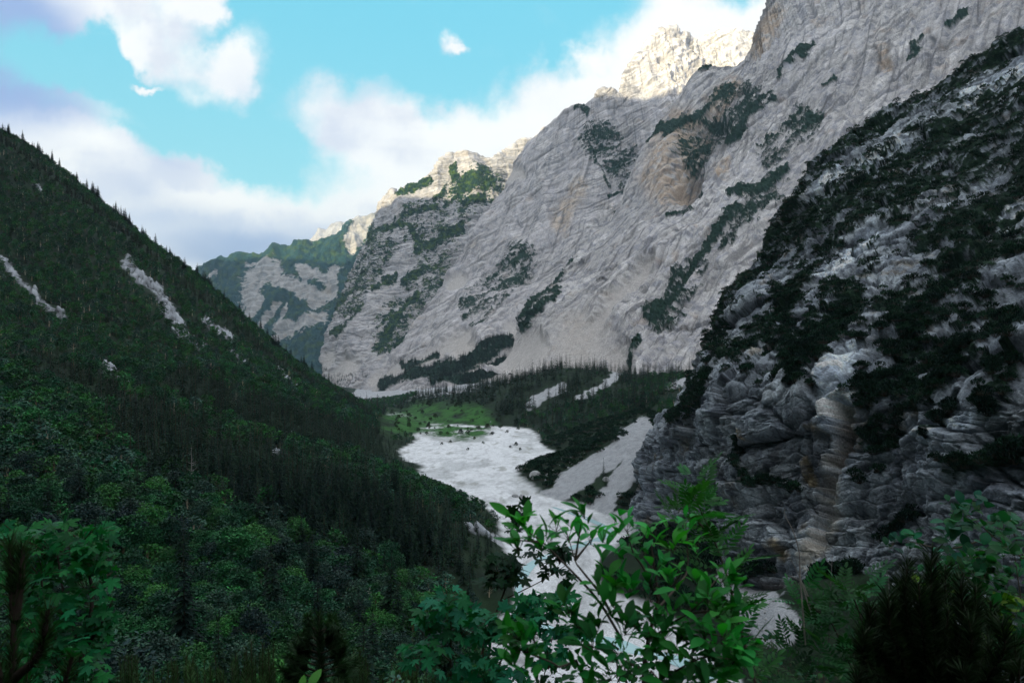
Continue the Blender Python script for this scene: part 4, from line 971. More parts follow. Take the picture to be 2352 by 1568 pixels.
# only those that stand nearest to the lens and out of the frame edges are single things
dpx, dpy = project(np.stack([DX, DY, DZ], 1)); inside = (dpx > 20) & (dpx < 2330) & (dpy > 20) & (dpy < 1240)
order = np.argsort(-(DS/np.hypot(DX, DY))*inside); near, far = order[:280], order[280:]
for k, i in enumerate(near):
    pr = DW_NEAR[k % 3]; lab = ('dark dwarf pine clinging to a ledge of the near cliff', 'dwarf pines on the near cliff') if onc[i] else ('dark dwarf pine on the stony fan beside the white river bed', 'dwarf pines beside the river bed')
    if k < 3: pr.location = (DX[i], DY[i], DZ[i]); pr.scale = (DS[i],)*3; tag(pr, lab[0], 'dwarf pine', lab[1])
    else: place(pr, (DX[i], DY[i], DZ[i]), DS[i], rng.uniform(0, 6.28), lab[0], 'dwarf pine', lab[1])
stand_of('scrub', DW_FAR, np.stack([DX, DY, DZ], 1)[far], DS[far], 1.0, [M_CONIF], 'dark carpet of dwarf pine scrub hanging over the near cliff and fans', 'scrub')

# bushes on the meadow and the gravel
BUSH = [proto('bush', *broadleaf_shape(700+k, 9, 900, .09, .62, (.022, .05, .022)), M_BARK, M_LEAF, 'stems', 'leaves') for k in range(2)]
bp = []
for px, py, hh in [(1058, 1000, 3.2), (1100, 990, 2.6), (1075, 998, 2.2), (1120, 985, 2.8), (1012, 1000, 2.0), (985, 985, 2.6), (960, 992, 2.2), (1030, 985, 2.2), (1150, 985, 2.4), (1130, 1000, 1.8), (940, 985, 2.6), (915, 975, 2.6), (1085, 975, 2.6),
                   (1000, 965, 3), (970, 955, 3), (940, 960, 3), (1050, 955, 3), (1035, 1018, 1.4), (1075, 1035, 1.2), (1015, 1022, 1.2), (1190, 988, 2), (1165, 995, 1.6), (1185, 1025, 1.8), (1172, 1030, 1.2), (1090, 1010, 1.5), (1110, 1020, 1.2), (1195, 1035, 1.2),
                   (985, 945, 4.5), (950, 935, 4.5), (1065, 940, 4), (1120, 945, 4), (900, 955, 4), (920, 945, 4.5)]:
    d = 60*F/max(py-PYH, 20); bp.append((*P(px, py, d)[:2], hh*2.1))
for _ in range(75):
    px, py = rng.uniform(895, 1150), rng.uniform(938, 1002); d = 60*F/(py-PYH); bp.append((*P(px, py, d)[:2], rng.uniform(1.2, 4.2)))
for k, (x, y, hh) in enumerate(bp):
    z = float(height(np.array([x]), np.array([y]))[0][0]); lab = 'round dark bush on the green meadow at the head of the gravel' if project(np.array([[x, y, z]]))[1][0] < 1000 else 'small bush growing out of the open white gravel'
    grp = 'bushes on the meadow' if 'meadow' in lab else 'bushes on the gravel'
    if k < 2: BUSH[k].location = (x, y, z-.1); BUSH[k].scale = (hh,)*3; tag(BUSH[k], lab, 'bush', grp)
    else: place(BUSH[k % 2], (x, y, z-.1), hh, rng.uniform(0, 6), lab, 'bush', grp, 1.15)

# boulders
M_B = rock_material('boulder_rock', 1.2, 0.5)
BO = [boulder_shape(800+k).mesh('boulder', [M_B]) for k in range(5)]
def boulder(px, py, d, r, lab, grp=None, k=0):
    q = P(px, py, d); z = float(height(q[:1], q[1:2])[0][0]); o = link('boulder', BO[k % 5]); o.location = (q[0], q[1], z+r*.15); o.scale = (r, r, r); o.rotation_euler = (rng.normal(0, .2), rng.normal(0, .2), rng.uniform(0, 6.28)); tag(o, lab, 'boulder', grp)
boulder(1231, 1078, 385, 4.6, 'large pale block lying among the dark pines of the right bank')
boulder(1182, 1126, 335, 2.4, 'rounded pale boulder at the toe of the right bank', k=1); boulder(1201, 1128, 333, 2.5, 'angular pale boulder beside the rounded one on the river edge', k=2)
boulder(1392, 1083, 330, 2.2, 'dark lone block halfway down the pale scree slope', k=3)
for k in range(26):
    t = rng.random(); px = 1262+rng.normal(0, 26)+60*t; py = 1100-50*t+rng.normal(0, 9); boulder(px, py, 375+40*t, rng.uniform(.6, 1.7), 'pale stone among the scattered blocks between pines and scree', 'blocks between pines and scree', k)
for k in range(60):
    t = rng.random(); px = 830+420*t; py = 900-18*t+rng.normal(0, 7); boulder(px, py, 1450-250*t, rng.uniform(2, 5), 'grey block on the debris apron beneath the great wall', 'blocks on the debris apron', k)
for k in range(40):
    px = 1745+rng.normal(0, 34); py = 1392+rng.normal(0, 34); boulder(px, py, 140+rng.normal(0, 5), rng.uniform(.15, .5), 'loose pale stone on the rubble cone under the cliff', 'stones on the rubble cone', k)

# ------------------------------------------------------------------ plants right in front of the viewer
def frames(n, up, yaw_dir, tilt):
    """leaf frames: y along the leaf, z its upper side"""
    y = unit(yaw_dir); z = unit(up-y*(up*y).sum(1, keepdims=True)); x = np.cross(y, z)
    return np.stack([x, y, z], 1)

def oval_leaf(wid=.40, fold=.08, bend=.22, tip=.12):
    yy = np.array([0, .12, .3, .5, .7, .88, 1.0]); hw = wid*.5*np.array([.05, .42, .78, 1.0, .92, .5, 0.02])
    V = []; 
    for y, w in zip(yy, hw):
        z = -bend*y*y+.03*math.sin(y*5)
        V += [(-w, y, z+fold*w*3), (0, y, z), (w, y, z+fold*w*3)]
    F_ = []
    for k in range(len(yy)-1):
        a = 3*k; F_ += [(a, a+1, a+4, a+3), (a+1, a+2, a+5, a+4)]
    V = np.array(V, float); V[:, 1] -= 0
    return V, np.array(F_)

def lobed_leaf():
    """five-lobed toothed leaf"""
    out = []
    lob = [(0, 1.0, .17), (52, .88, .17), (-52, .88, .17), (108, .58, .16), (-108, .58, .16)]
    for a in np.linspace(-165, 165, 67):
        r = .26
        for c, L, w in lob:
            t = abs(a-c)/31.0
            if t < 1: r = max(r, .26+(L-.26)*(1-t)**.9*(1+.13*math.sin(a*.75)))
        out.append((r*math.sin(math.radians(a)), r*math.cos(math.radians(a))))
    out = np.array(out); rr_ = np.hypot(out[:, 0], out[:, 1])
    V = np.concatenate([[[0, 0, 0]], np.column_stack([out, -.20*rr_**2+.04*np.cos(np.arctan2(out[:, 0], out[:, 1])*5)*rr_])])
    V[:, 1] += .12
    k = np.arange(1, len(out)); return V, np.stack([np.zeros_like(k), k+1, k], 1)

def pinnate_leaf(pairs=6):
    V0, F0 = oval_leaf(.34, .06, .1); V = []; F_ = []; n = 0
    for k in range(pairs):
        y = .25+.72*k/pairs
        for sgn in (-1, 1):
            L = .30*(1-.35*abs(k/pairs-.4)); a = math.radians(62-18*k/pairs)*sgn
            c, s_ = math.cos(a), math.sin(a); W = V0*L
            W = np.column_stack([W[:, 0]*c+W[:, 1]*s_, -W[:, 0]*s_+W[:, 1]*c+y, W[:, 2]-.22*y*y]); V.append(W); F_.append(F0+n); n += len(V0)
    W = V0*.28; W[:, 1] += .95; W[:, 2] -= .2; V.append(W); F_.append(F0+n); n += len(V0)
    st = np.array([[-.008, 0, 0], [.008, 0, 0], [.006, .5, -.05], [-.006, .5, -.05], [.004, 1, -.21], [-.004, 1, -.21]]); V.append(st); F_.append(np.array([[0, 1, 2, 3], [3, 2, 4, 5]])+n)
    return np.concatenate(V), np.concatenate(F_)

OVAL, LOBED, PINN, ROUND = oval_leaf(), lobed_leaf(), pinnate_leaf(), oval_leaf(.74, .06, .15)

class Bush:
    def __init__(s, seed, bark=(.07, .055, .045)): s.st = Soup(); s.lf = Soup(); s.r = np.random.default_rng(seed); s.bark = bark
    def stem(s, pts, r0, r1, tone=None, sides=6):
        low = pts[0][1] >= 1600; pts = np.array([P(*p) for p in pts])
        if low:                                                     # down to where it is rooted in the slope
            foot = pts[0].copy(); foot[2] = float(height(foot[:1], foot[1:2])[0][0])-.06; pts = np.vstack([foot, pts])
        n = max(8, 3*len(pts)); q = hermite(pts, n)
        s.st.tube(q, np.linspace(r0, r1, n), sides, tone or s.bark); return q
    def whorl(s, c, axis, n, size, leaf, tone, spread=.9, up=(0, 0, 1), var=.4, jit=.012, shine=0.0):
        """leaves fanned about the end of a twig"""
        r = s.r; axis = unit(np.array(axis, float)); a = np.arange(n)*2.39996+r.random()*6; 
        ref = unit(np.cross(axis, [0.3, 1, .2])); ref2 = np.cross(axis, ref)
        sp = spread*(.35+.75*r.random(n)); d = axis*np.cos(sp)[:, None]+(ref*np.cos(a)[:, None]+ref2*np.sin(a)[:, None])*np.sin(sp)[:, None]
        org = c+d*.01-axis*(np.linspace(0, 1, n)[:, None]*.05*size/.08)+r.normal(0, jit, (n, 3))
        zz = unit(np.array(up, float)+axis*.9+r.normal(0, .35, (n, 3)))
        t = np.array(tone)*(1-var+2*var*r.random((n, 1)))*np.column_stack([.8+.5*r.random(n), np.ones(n), .75+.5*r.random(n)])
        s.lf.batch(leaf[0], leaf[1], org, frames(n, zz, d, 0), size*(.5+.65*r.random(n)), t)
        for k in range(n): s.st.tube(np.stack([c-axis*.03, org[k]+d[k]*.012]), .0009, 3, s.bark) if leaf is not PINN else None
    def build(s, name, label, cat, base, m_leaf=None, n2='leaves', group=None):
        base = np.array(base, float); base[2] = float(height(base[:1], base[1:2])[0][0])
        e = link(name, None); e.location = base; off = np.array(base, np.float32)
        for sp, nm, m, sm in ((s.st, 'stem', M_BARK, True), (s.lf, n2, m_leaf or M_FG, True)):
            if not sp.V: continue
            V, F_, T = sp.arrays(); link(nm, make_mesh(nm, V-off, F_, [m], sm, {'tone': np.clip(T, .002, .9)}), e)
        tag(e, label, cat, group); return e

LEAFG = (.018, .20, .034)
# -- leafy willow in the middle
B = Bush(31)
D0 = 2.25
def pp(*a, d=D0): return [(x, y, d+.0*y) for x, y in a]
main = B.stem([(1478, 1640, 2.2), (1489, 1473, 2.25), (1511, 1381, 2.3), (1508, 1340, 2.32), (1492, 1225, 2.36)], .011, .0025)
twigs = [
    [(1430, 1470, 2.25), (1376, 1381, 2.2), (1317, 1315, 2.14), (1270, 1268, 2.08), (1246, 1244, 2.05), (1205, 1215, 2.0)],
    [(1400, 1400, 2.22), (1376, 1359, 2.22), (1332, 1304, 2.24), (1321, 1286, 2.26), (1303, 1225, 2.3)], [(1321, 1286, 2.26), (1335, 1200, 2.24)], [(1321, 1286, 2.26), (1365, 1230, 2.3)],
    [(1511, 1375, 2.3), (1478, 1304, 2.2), (1455, 1270, 2.15), (1440, 1215, 2.12)], [(1489, 1473, 2.25), (1540, 1432, 2.2), (1577, 1410, 2.15), (1625, 1370, 2.1)], [(1577, 1410, 2.15), (1640, 1400, 2.1)], [(1577, 1410, 2.15), (1655, 1320, 2.2)],
    [(1345, 1600, 2.1), (1284, 1531, 2.02), (1230, 1506, 1.98), (1190, 1490, 1.95)], [(1420, 1490, 2.25), (1365, 1451, 2.2), (1321, 1432, 2.15), (1308, 1385, 2.1)], [(1475, 1575, 2.2), (1541, 1546, 2.1), (1614, 1509, 2.0), (1690, 1515, 1.95)],
    [(1490, 1470, 2.25), (1440, 1420, 2.1), (1405, 1390, 2.05)], [(1508, 1400, 2.3), (1560, 1340, 2.4), (1580, 1300, 2.45), (1575, 1200, 2.5)], [(1480, 1540, 2.2), (1400, 1500, 2.1), (1350, 1480, 2.0)], [(1545, 1440, 2.2), (1600, 1450, 2.1), (1660, 1460, 2.0)],
    [(1520, 1360, 2.3), (1550, 1340, 2.25), (1565, 1310, 2.2)], [(1246, 1244, 2.05), (1185, 1240, 2.0)], [(1480, 1600, 2.2), (1540, 1590, 2.1), (1620, 1560, 2.0)], [(1440, 1600, 2.2), (1420, 1540, 2.1), (1415, 1500, 2.0)]]
for t in twigs: B.stem(t, .0048, .0016, (.11, .09, .07))
tips = [(1195, 1190, 2.0, 9), (1215, 1222, 2.0, 8), (1185, 1245, 2.0, 8), (1240, 1245, 2.04, 8), (1275, 1205, 2.1, 7), (1262, 1232, 2.06, 6), (1303, 1218, 2.3, 8), (1332, 1172, 2.22, 9), (1352, 1232, 2.26, 8), (1300, 1190, 2.25, 4), (1385, 1225, 2.3, 7),
    (1437, 1200, 2.1, 8), (1410, 1205, 2.1, 5), (1470, 1262, 2.15, 8), (1425, 1262, 2.2, 7), (1500, 1220, 2.36, 8), (1478, 1215, 2.3, 5), (1545, 1250, 2.4, 8), (1575, 1195, 2.5, 8), (1600, 1248, 2.45, 8), (1540, 1205, 2.45, 5),
    (1395, 1385, 2.05, 9), (1405, 1345, 2.1, 8), (1445, 1345, 2.15, 9), (1375, 1345, 2.15, 6), (1490, 1325, 2.25, 9), (1530, 1330, 2.2, 9), (1560, 1318, 2.2, 8), (1630, 1365, 2.1, 9), (1650, 1400, 2.08, 8), (1660, 1318, 2.2, 9), (1690, 1345, 2.2, 7), (1610, 1330, 2.2, 8), (1690, 1400, 2.15, 7),
    (1303, 1392, 2.1, 6), (1318, 1420, 2.12, 5), (1195, 1485, 1.95, 9), (1180, 1455, 1.94, 7), (1220, 1465, 1.96, 7), (1235, 1500, 1.98, 6), (1175, 1515, 1.95, 6), (1355, 1475, 2.0, 8), (1370, 1430, 2.15, 8), (1415, 1490, 2.0, 9), (1440, 1440, 2.1, 9), (1480, 1410, 2.2, 9),
    (1545, 1400, 2.2, 9), (1590, 1395, 2.15, 8), (1570, 1450, 2.1, 9), (1620, 1450, 2.05, 9), (1665, 1462, 2.0, 9), (1695, 1515, 1.95, 9), (1650, 1520, 2.0, 9), (1600, 1510, 2.0, 9), (1550, 1500, 2.1, 9), (1500, 1490, 2.1, 8), (1530, 1560, 2.1, 9), (1610, 1565, 2.0, 9), (1450, 1540, 2.1, 9), (1400, 1545, 2.1, 8), (1330, 1530, 2.05, 6), (1670, 1570, 2.0, 8), (1720, 1490, 2.0, 6), (1350, 1575, 2.05, 7), (1480, 1450, 2.15, 8), (1520, 1450, 2.15, 8), (1380, 1290, 2.3, 5), (1520, 1290, 2.3, 7)]
for x, y, d, n in tips:
    c = P(x, y, d); ax = unit(c-P(1470, 1560, 2.2))*.7+np.array([0, -.15, .75])+B.r.normal(0, .28, 3)
    g = B.r.uniform(.7, 1.5) if y < 1290 else B.r.uniform(.5, 1.2)
    B.whorl(c, ax, n+3 if y > 1330 else max(3, n-1), .072, OVAL, np.array(LEAFG)*g*np.array([B.r.uniform(.7, 1.5), 1, B.r.uniform(.6, 1.5)]), .95)
B.build('willow_shrub', 'leafy green willow shrub with oval leaves right before the viewer', 'shrub', P(1478, 1640, 2.2))

# -- rowan saplings
def rowan(seed, stems, tipl, label, tone, size=.17):
    B = Bush(seed, (.10, .085, .07))
    for t in stems: B.stem(t, .009, .003)
    for x, y, d, n in tipl:
        c = P(x, y, d); B.whorl(c, np.array([B.r.normal(0, .3), B.r.normal(-.2, .2), 1.0]), n, size, PINN, np.array(tone)*B.r.uniform(.7, 1.4), 1.15, jit=.02)
    return B.build('rowan_sapling', label, 'sapling', P(*stems[0][0]))
rowan(41, [[(1745, 1640, 3.2), (1700, 1440, 3.3), (1672, 1330, 3.35), (1640, 1240, 3.4), (1590, 1130, 3.4)], [(1672, 1330, 3.35), (1700, 1300, 3.3)], [(1640, 1240, 3.4), (1570, 1160, 3.4)]],
      [(1588, 1118, 3.4, 9), (1570, 1150, 3.4, 8), (1610, 1150, 3.4, 8), (1630, 1195, 3.4, 8), (1600, 1215, 3.35, 7), (1645, 1240, 3.4, 8), (1660, 1290, 3.3, 6), (1690, 1420, 3.3, 7), (1715, 1480, 3.2, 7), (1700, 1380, 3.3, 6), (1740, 1520, 3.2, 7)],
      'tall rowan sapling with feathery leaves rising behind the willow shrub', (.024, .13, .03), .19)
rowan(42, [[(1985, 1640, 3.4), (1950, 1520, 3.45), (1910, 1430, 3.5), (1880, 1400, 3.5)], [(1950, 1520, 3.45), (1980, 1440, 3.4), (1960, 1370, 3.4)], [(1910, 1430, 3.5), (1850, 1380, 3.5)], [(1985, 1640, 3.4), (2000, 1480, 3.4), (2010, 1400, 3.5)]],
      [(1850, 1375, 3.5, 8), (1890, 1365, 3.5, 7), (1900, 1400, 3.5, 8), (1955, 1355, 3.4, 8), (1985, 1380, 3.4, 7), (1940, 1420, 3.4, 8), (1870, 1430, 3.45, 7), (1900, 1470, 3.4, 8), (1960, 1470, 3.4, 8), (1860, 1500, 3.4, 6), (1920, 1530, 3.4, 8), (1980, 1540, 3.4, 7), (1860, 1560, 3.4, 7), (1800, 1540, 3.4, 6), (1820, 1480, 3.5, 5)],
      'rowan sapling with feathery leaves and pale stems below the bare twigs', (.018, .09, .032), .18)

# -- maples
def maple(seed, stems, sprays, size, label, tone, base):
    B = Bush(seed, (.06, .05, .04))
    for t, r0 in stems: B.stem(t, r0, r0*.35)
    for x, y, d, n, w, h in sprays:
        k = B.r.random((n, 2)); q = np.array([P(x+w*(a-.5)*2, y+h*(b_-.5)*2, d+B.r.normal(0, .12)) for a, b_ in k])
        out = unit(np.column_stack([q[:, 0]-P(x, y, d)[0], np.full(n, -.35)*np.ones(n), -.12*np.ones(n)])+B.r.normal(0, .35, (n, 3)))
        zz = unit(np.array([0, -.25, 1.0])+B.r.normal(0, .32, (n, 3)))
        t = np.array(tone)*(.55+.85*B.r.random((n, 1)))*np.column_stack([.7+.7*B.r.random(n), np.ones(n), .7+.8*B.r.random(n)])
        B.lf.batch(LOBED[0], LOBED[1], q, frames(n, zz, out, 0), size*(.6+.6*B.r.random(n)), t)
        for j in range(0, n, 2):
            c0 = P(x, y+h*1.4, d); B.st.tube(np.stack([c0, (c0+q[j])/2+np.array([0, 0, .02]), q[j]]), .0018, 3, (.08, .06, .04))
    return B.build('maple_sapling', label, 'sapling', base)
maple(51, [([(150, 1680, 4.0), (190, 1500, 4.0), (212, 1380, 4.05), (200, 1290, 4.1)], .02), ([(190, 1500, 4.0), (240, 1420, 4.0), (262, 1370, 4.0)], .01), ([(170, 1600, 4.0), (110, 1420, 4.1), (90, 1290, 4.2)], .014), ([(190, 1500, 4), (150, 1380, 4), (130, 1260, 4)], .01)],
      [(190, 1215, 4.1, 30, 75, 20), (60, 1225, 4.2, 34, 70, 22), (120, 1245, 4.1, 42, 100, 26), (215, 1275, 4.05, 30, 50, 26), (100, 1290, 4.1, 50, 100, 30), (200, 1325, 4.05, 36, 65, 26), (60, 1345, 4.1, 36, 60, 30), (150, 1375, 4.0, 44, 90, 28), (228, 1400, 4.0, 26, 38, 26), (200, 1440, 4.0, 40, 60, 28), (90, 1430, 4.0, 40, 80, 36), (215, 1480, 3.9, 10, 40, 20), (140, 1500, 3.9, 44, 80, 32), (190, 1550, 3.9, 34, 60, 28), (60, 1530, 3.9, 16, 60, 40)],
      .07, 'spreading maple sapling with broad lobed leaves before the dark forest', (.010, .135, .036), P(150, 1680, 4.0))
maple(52, [([(1080, 1640, 6.2), (1110, 1490, 6.2), (1150, 1380, 6.2), (1168, 1325, 6.2), (1160, 1290, 6.2)], .017), ([(1150, 1380, 6.2), (1250, 1330, 6.1), (1310, 1290, 6.1)], .006)],
      [(1155, 1305, 6.2, 80, 34, 34), (1180, 1320, 6.2, 26, 26, 20), (1130, 1330, 6.2, 14, 22, 16), (1285, 1270, 6.1, 44, 26, 18), (1260, 1300, 6.1, 12, 24, 16), (1215, 1262, 6.1, 8, 26, 10), (1300, 1325, 6.1, 10, 14, 16), (1185, 1170, 6.0, 18, 20, 18), (1180, 1200, 6.0, 12, 16, 18)],
      .085, 'slender maple sapling with one dark tuft of leaves on its thin stem', (.010, .045, .020), P(1080, 1640, 6.2))
maple(53, [([(1035, 1650, 5.0), (1036, 1500, 5.0), (1034, 1400, 5.0), (1020, 1340, 5.0)], .009), ([(1120, 1650, 5.2), (1150, 1520, 5.2), (1180, 1430, 5.2), (1200, 1380, 5.2)], .008), ([(1036, 1520, 5), (985, 1470, 5), (960, 1440, 5)], .005), ([(1240, 1650, 5.2), (1260, 1500, 5.3), (1290, 1400, 5.3)], .007)],
      [(1025, 1365, 5.0, 30, 36, 18), (1030, 1400, 5.0, 30, 44, 22), (985, 1420, 5.0, 26, 30, 20), (1050, 1440, 5.0, 30, 44, 24), (1130, 1420, 5.1, 30, 50, 24), (1170, 1440, 5.2, 26, 50, 22), (1240, 1390, 5.2, 34, 40, 28), (1280, 1380, 5.2, 26, 36, 26), (1110, 1480, 5.1, 22, 50, 30), (1260, 1440, 5.2, 41, 60, 26), (1200, 1400, 5.2, 26, 40, 20), (1320, 1450, 5.2, 26, 40, 18), (960, 1500, 4.9, 22, 30, 24), (1000, 1480, 4.9, 15, 30, 20), (1090, 1540, 4.9, 34, 50, 26), (1160, 1560, 4.9, 26, 50, 24), (1260, 1500, 5.0, 22, 40, 26), (1020, 1550, 4.9, 11, 40, 20)],
      .088, 'clump of young maples with blue-green lobed leaves beside the willow shrub', (.010, .13, .052), P(1035, 1650, 5.0))

# -- dark mountain pine at the lower right, pine leader at the left edge, young pines along the bottom
def pine(seed, shoots, needle, per, tone, label, base, name='mountain_pine', wood=(.05, .04, .033), r0=.012, cat='pine', spread=.55, fat=.06):
    B = Bush(seed, tuple(w_*.6 for w_ in wood))
    for pts in shoots:
        q = B.stem(pts, r0, r0*.4); L = np.linalg.norm(q[-1]-q[len(q)//3])
        n = int(per*max(.6, L/.35)); f = B.r.random(n)**.7; k = (1-f)*(len(q)-1)*.76+(len(q)-1)*.24
        i = np.minimum(k.astype(int), len(q)-2); o = q[i]+(q[i+1]-q[i])*(k-i)[:, None]
        ax = unit(q[i+1]-q[i]); rd = unit(np.cross(ax, B.r.normal(size=(n, 3))))
        d = ax*(.75+.3*B.r.random((n, 1)))+rd*spread*(.6+.7*B.r.random((n, 1)))
        B.lf.cards(o, d, needle*(.7+.5*B.r.random(n)), needle*fat, np.array(tone)*(.5+B.r.random((n, 1)))*np.column_stack([.8+.5*B.r.random(n), np.ones(n), np.ones(n)]), .05)
    return B.build(name, label, cat, base, M_NEEDLE, 'needles')
rp = np.random.default_rng(8)
sh = []
for x, y in [(2085, 1295), (2140, 1268), (2172, 1300), (2068, 1335), (2040, 1365), (2000, 1392), (2110, 1340), (2150, 1345), (2205, 1330), (2240, 1345), (2275, 1380), (2018, 1420), (1985, 1450), (2060, 1420), (2120, 1410), (2180, 1400), (2225, 1420), (2300, 1430), (1995, 1500), (2050, 1480), (2100, 1470), (2160, 1470), (2210, 1480), (2270, 1480), (2330, 1470), (2030, 1540), (2090, 1530), (2150, 1530), (2210, 1540), (2280, 1540), (2340, 1530), (1975, 1545)]:
    d = rp.uniform(2.5, 3.1); bx = 2170+(x-2170)*.45; sh.append([(bx, 1690, 2.8), (bx+(x-bx)*.45, 1690+(y-1690)*.45, (2.8+d)/2), (x+rp.normal(0, 4), y+(1690-y)*.25, d), (x, y, d)])
pine(61, sh, .075, 700, (.014, .034, .012), 'dense dark mountain pine with upright shoots in the lower right corner', P(2170, 1690, 2.8), spread=.75, r0=.006, fat=.06)
pine(62, [[(26, 1720, 2.4), (30, 1500, 2.4), (34, 1330, 2.4)], [(34, 1420, 2.4), (30, 1330, 2.4), (22, 1250, 2.4)], [(34, 1420, 2.4), (48, 1330, 2.4), (52, 1255, 2.4)], [(30, 1560, 2.4), (90, 1500, 2.35), (110, 1400, 2.3)], [(30, 1640, 2.4), (130, 1600, 2.3), (165, 1510, 2.25)], [(20, 1700, 2.4), (0, 1560, 2.3), (-20, 1440, 2.3)]],
     .07, 420, (.018, .05, .016), 'dark pine leader with a bare stem at the left edge', P(26, 1720, 2.4), r0=.017)
sh = []
for k in range(9):
    y = 1432+k*14; 
    for sg in (-1, 1):
        sh.append([(735+sg*2, y+26, 9), (735+sg*(16+k*5), y+12, 9+rp.normal(0, .3)), (735+sg*(26+k*7.5)+rp.normal(0, 5), y-14+rp.normal(0, 6), 9+rp.normal(0, .3))])
sh.append([(740, 1660, 9), (737, 1520, 9), (732, 1410, 9)]); sh += [[(733, 1450, 9), (712, 1436, 9), (708, 1418, 9)], [(733, 1450, 9), (756, 1438, 9), (762, 1416, 9)]]
pine(63, sh, .15, 420, (.022, .062, .022), 'young yellowish pine with a visible forked trunk at the bottom edge', P(740, 1660, 9), 'young_pine', (.075, .068, .058), .015)
k = 0
for x, y, w, d in [(470, 1520, 46, 10), (540, 1500, 52, 11), (600, 1475, 36, 12), (640, 1530, 40, 9.5), (420, 1500, 40, 12), (820, 1500, 46, 10), (880, 1530, 50, 9), (940, 1510, 46, 11), (350, 1540, 40, 10), (560, 1555, 50, 8.5), (790, 1555, 40, 8.5), (300, 1510, 40, 13), (1000, 1545, 40, 9)]:
    sh = []
    for j in range(13):
        tx = x+rp.uniform(-w, w); ty = y+abs(tx-x)*.5+rp.uniform(-16, 30); dd = d+rp.normal(0, .4); sh.append([(x+(tx-x)*.3, 1690, d), (x+(tx-x)*.8, (1690+ty)/2, dd), (tx, ty, dd)])
    pine(70+k, sh, .12, 150, np.array([.026, .066, .022])*rp.uniform(.7, 1.3), 'low green young pine in the thicket along the bottom edge', P(x, 1690, d), 'young_pine', (.07, .055, .045), .012)['group'] = 'young pines in the bottom thicket'; k += 1

# -- round-leaved bushes at the right edge
def roundbush(seed, clusters, stems, tone, label, size, name='hazel_bush', bright=()):
    B = Bush(seed, (.10, .085, .07))
    for t in stems: B.stem(t, .007, .002)
    for x, y, d, n, w, h in clusters:
        for _ in range(n):
            c = P(x+B.r.uniform(-w, w), y+B.r.uniform(-h, h), d+B.r.normal(0, .12)); g = B.r.uniform(.55, 1.35)
            B.whorl(c, np.array([B.r.normal(0, .6), -.35, .8]), 5, size, ROUND, np.array(tone)*g*np.array([B.r.uniform(.6, 1.5), 1, B.r.uniform(.6, 1.4)]), 1.25, jit=.025)
    for x, y, d, n, w, h in bright:
        for _ in range(n):
            c = P(x+B.r.uniform(-w, w), y+B.r.uniform(-h, h), d); B.whorl(c, np.array([B.r.normal(0, .6), -.4, .6]), 4, size*.85, ROUND, (.10, .23, .02), 1.3, jit=.02)
    return B.build(name, label, 'bush', P(*stems[0][0]))
roundbush(81, [(2300, 1330, 3.6, 16, 60, 40), (2330, 1420, 3.6, 16, 40, 60), (2250, 1400, 3.8, 16, 50, 50), (2200, 1340, 3.9, 10, 40, 40), (2320, 1520, 3.4, 14, 40, 40), (2260, 1490, 3.6, 10, 40, 40), (2280, 1270, 3.7, 9, 60, 20), (2150, 1320, 3.9, 8, 40, 26)],
          [[(2330, 1680, 3.6), (2310, 1500, 3.6), (2260, 1380, 3.6), (2200, 1300, 3.6)], [(2330, 1680, 3.6), (2350, 1450, 3.6), (2330, 1270, 3.6)], [(2310, 1500, 3.6), (2220, 1440, 3.7), (2160, 1330, 3.8)]], (.012, .105, .036), 'tangled round-leaved bush with yellow-green patches behind the dark pine', .07,
          bright=[(2140, 1350, 3.8, 12, 30, 30), (2175, 1395, 3.8, 7, 26, 26), (2310, 1390, 3.5, 9, 28, 24), (2290, 1460, 3.5, 6, 20, 20), (2100, 1530, 3.5, 7, 20, 20)])
roundbush(82, [(2230, 1180, 4.4, 9, 50, 22), (2200, 1215, 4.4, 7, 30, 24), (2310, 1200, 4.4, 8, 36, 20), (2195, 1260, 4.4, 5, 26, 16), (2330, 1250, 4.4, 4, 20, 16), (2080, 1240, 4.8, 5, 30, 16)],
          [[(2420, 1500, 4.4), (2360, 1300, 4.4), (2280, 1230, 4.4), (2210, 1170, 4.4)], [(2360, 1300, 4.4), (2310, 1180, 4.4)], [(2280, 1230, 4.4), (2180, 1260, 4.4), (2080, 1240, 4.7)]], (.012, .10, .052), 'whitebeam branches with pale-veined leaves against the rock at the right edge', .085, 'whitebeam_bush')
roundbush(83, [(1770, 1500, 4.2, 12, 50, 40), (1830, 1550, 4.0, 12, 60, 24), (1900, 1545, 4.0, 12, 60, 24), (1750, 1560, 4.0, 10, 40, 20), (1990, 1560, 3.8, 8, 40, 16)],
          [[(1800, 1690, 4.1), (1790, 1560, 4.1), (1770, 1470, 4.2)], [(1900, 1690, 4.0), (1890, 1530, 4.0)]], (.02, .088, .034), 'low small-leaved bush on the bank beneath the rubble cone', .042, 'bank_bush')
roundbush(85, [(1330, 1550, 5.2, 12, 60, 26), (1440, 1535, 5.2, 14, 60, 36), (1550, 1525, 5.2, 14, 60, 40), (1640, 1530, 5.2, 12, 50, 36), (1240, 1560, 5.2, 8, 50, 16), (1690, 1480, 5.2, 8, 30, 40)],
          [[(1450, 1690, 5.2), (1440, 1600, 5.2), (1400, 1530, 5.2)], [(1560, 1690, 5.2), (1570, 1590, 5.2), (1620, 1500, 5.2)], [(1300, 1690, 5.2), (1290, 1610, 5.2), (1260, 1560, 5.2)]], (.010, .075, .026), 'low dark thicket bush filling the gap behind the willow stems', .06, 'thicket_bush')
B = Bush(90); c = P(690, 1590, 2.0); B.stem([(690, 1680, 2.0), (690, 1590, 2.0)], .006, .004, (.05, .08, .03))
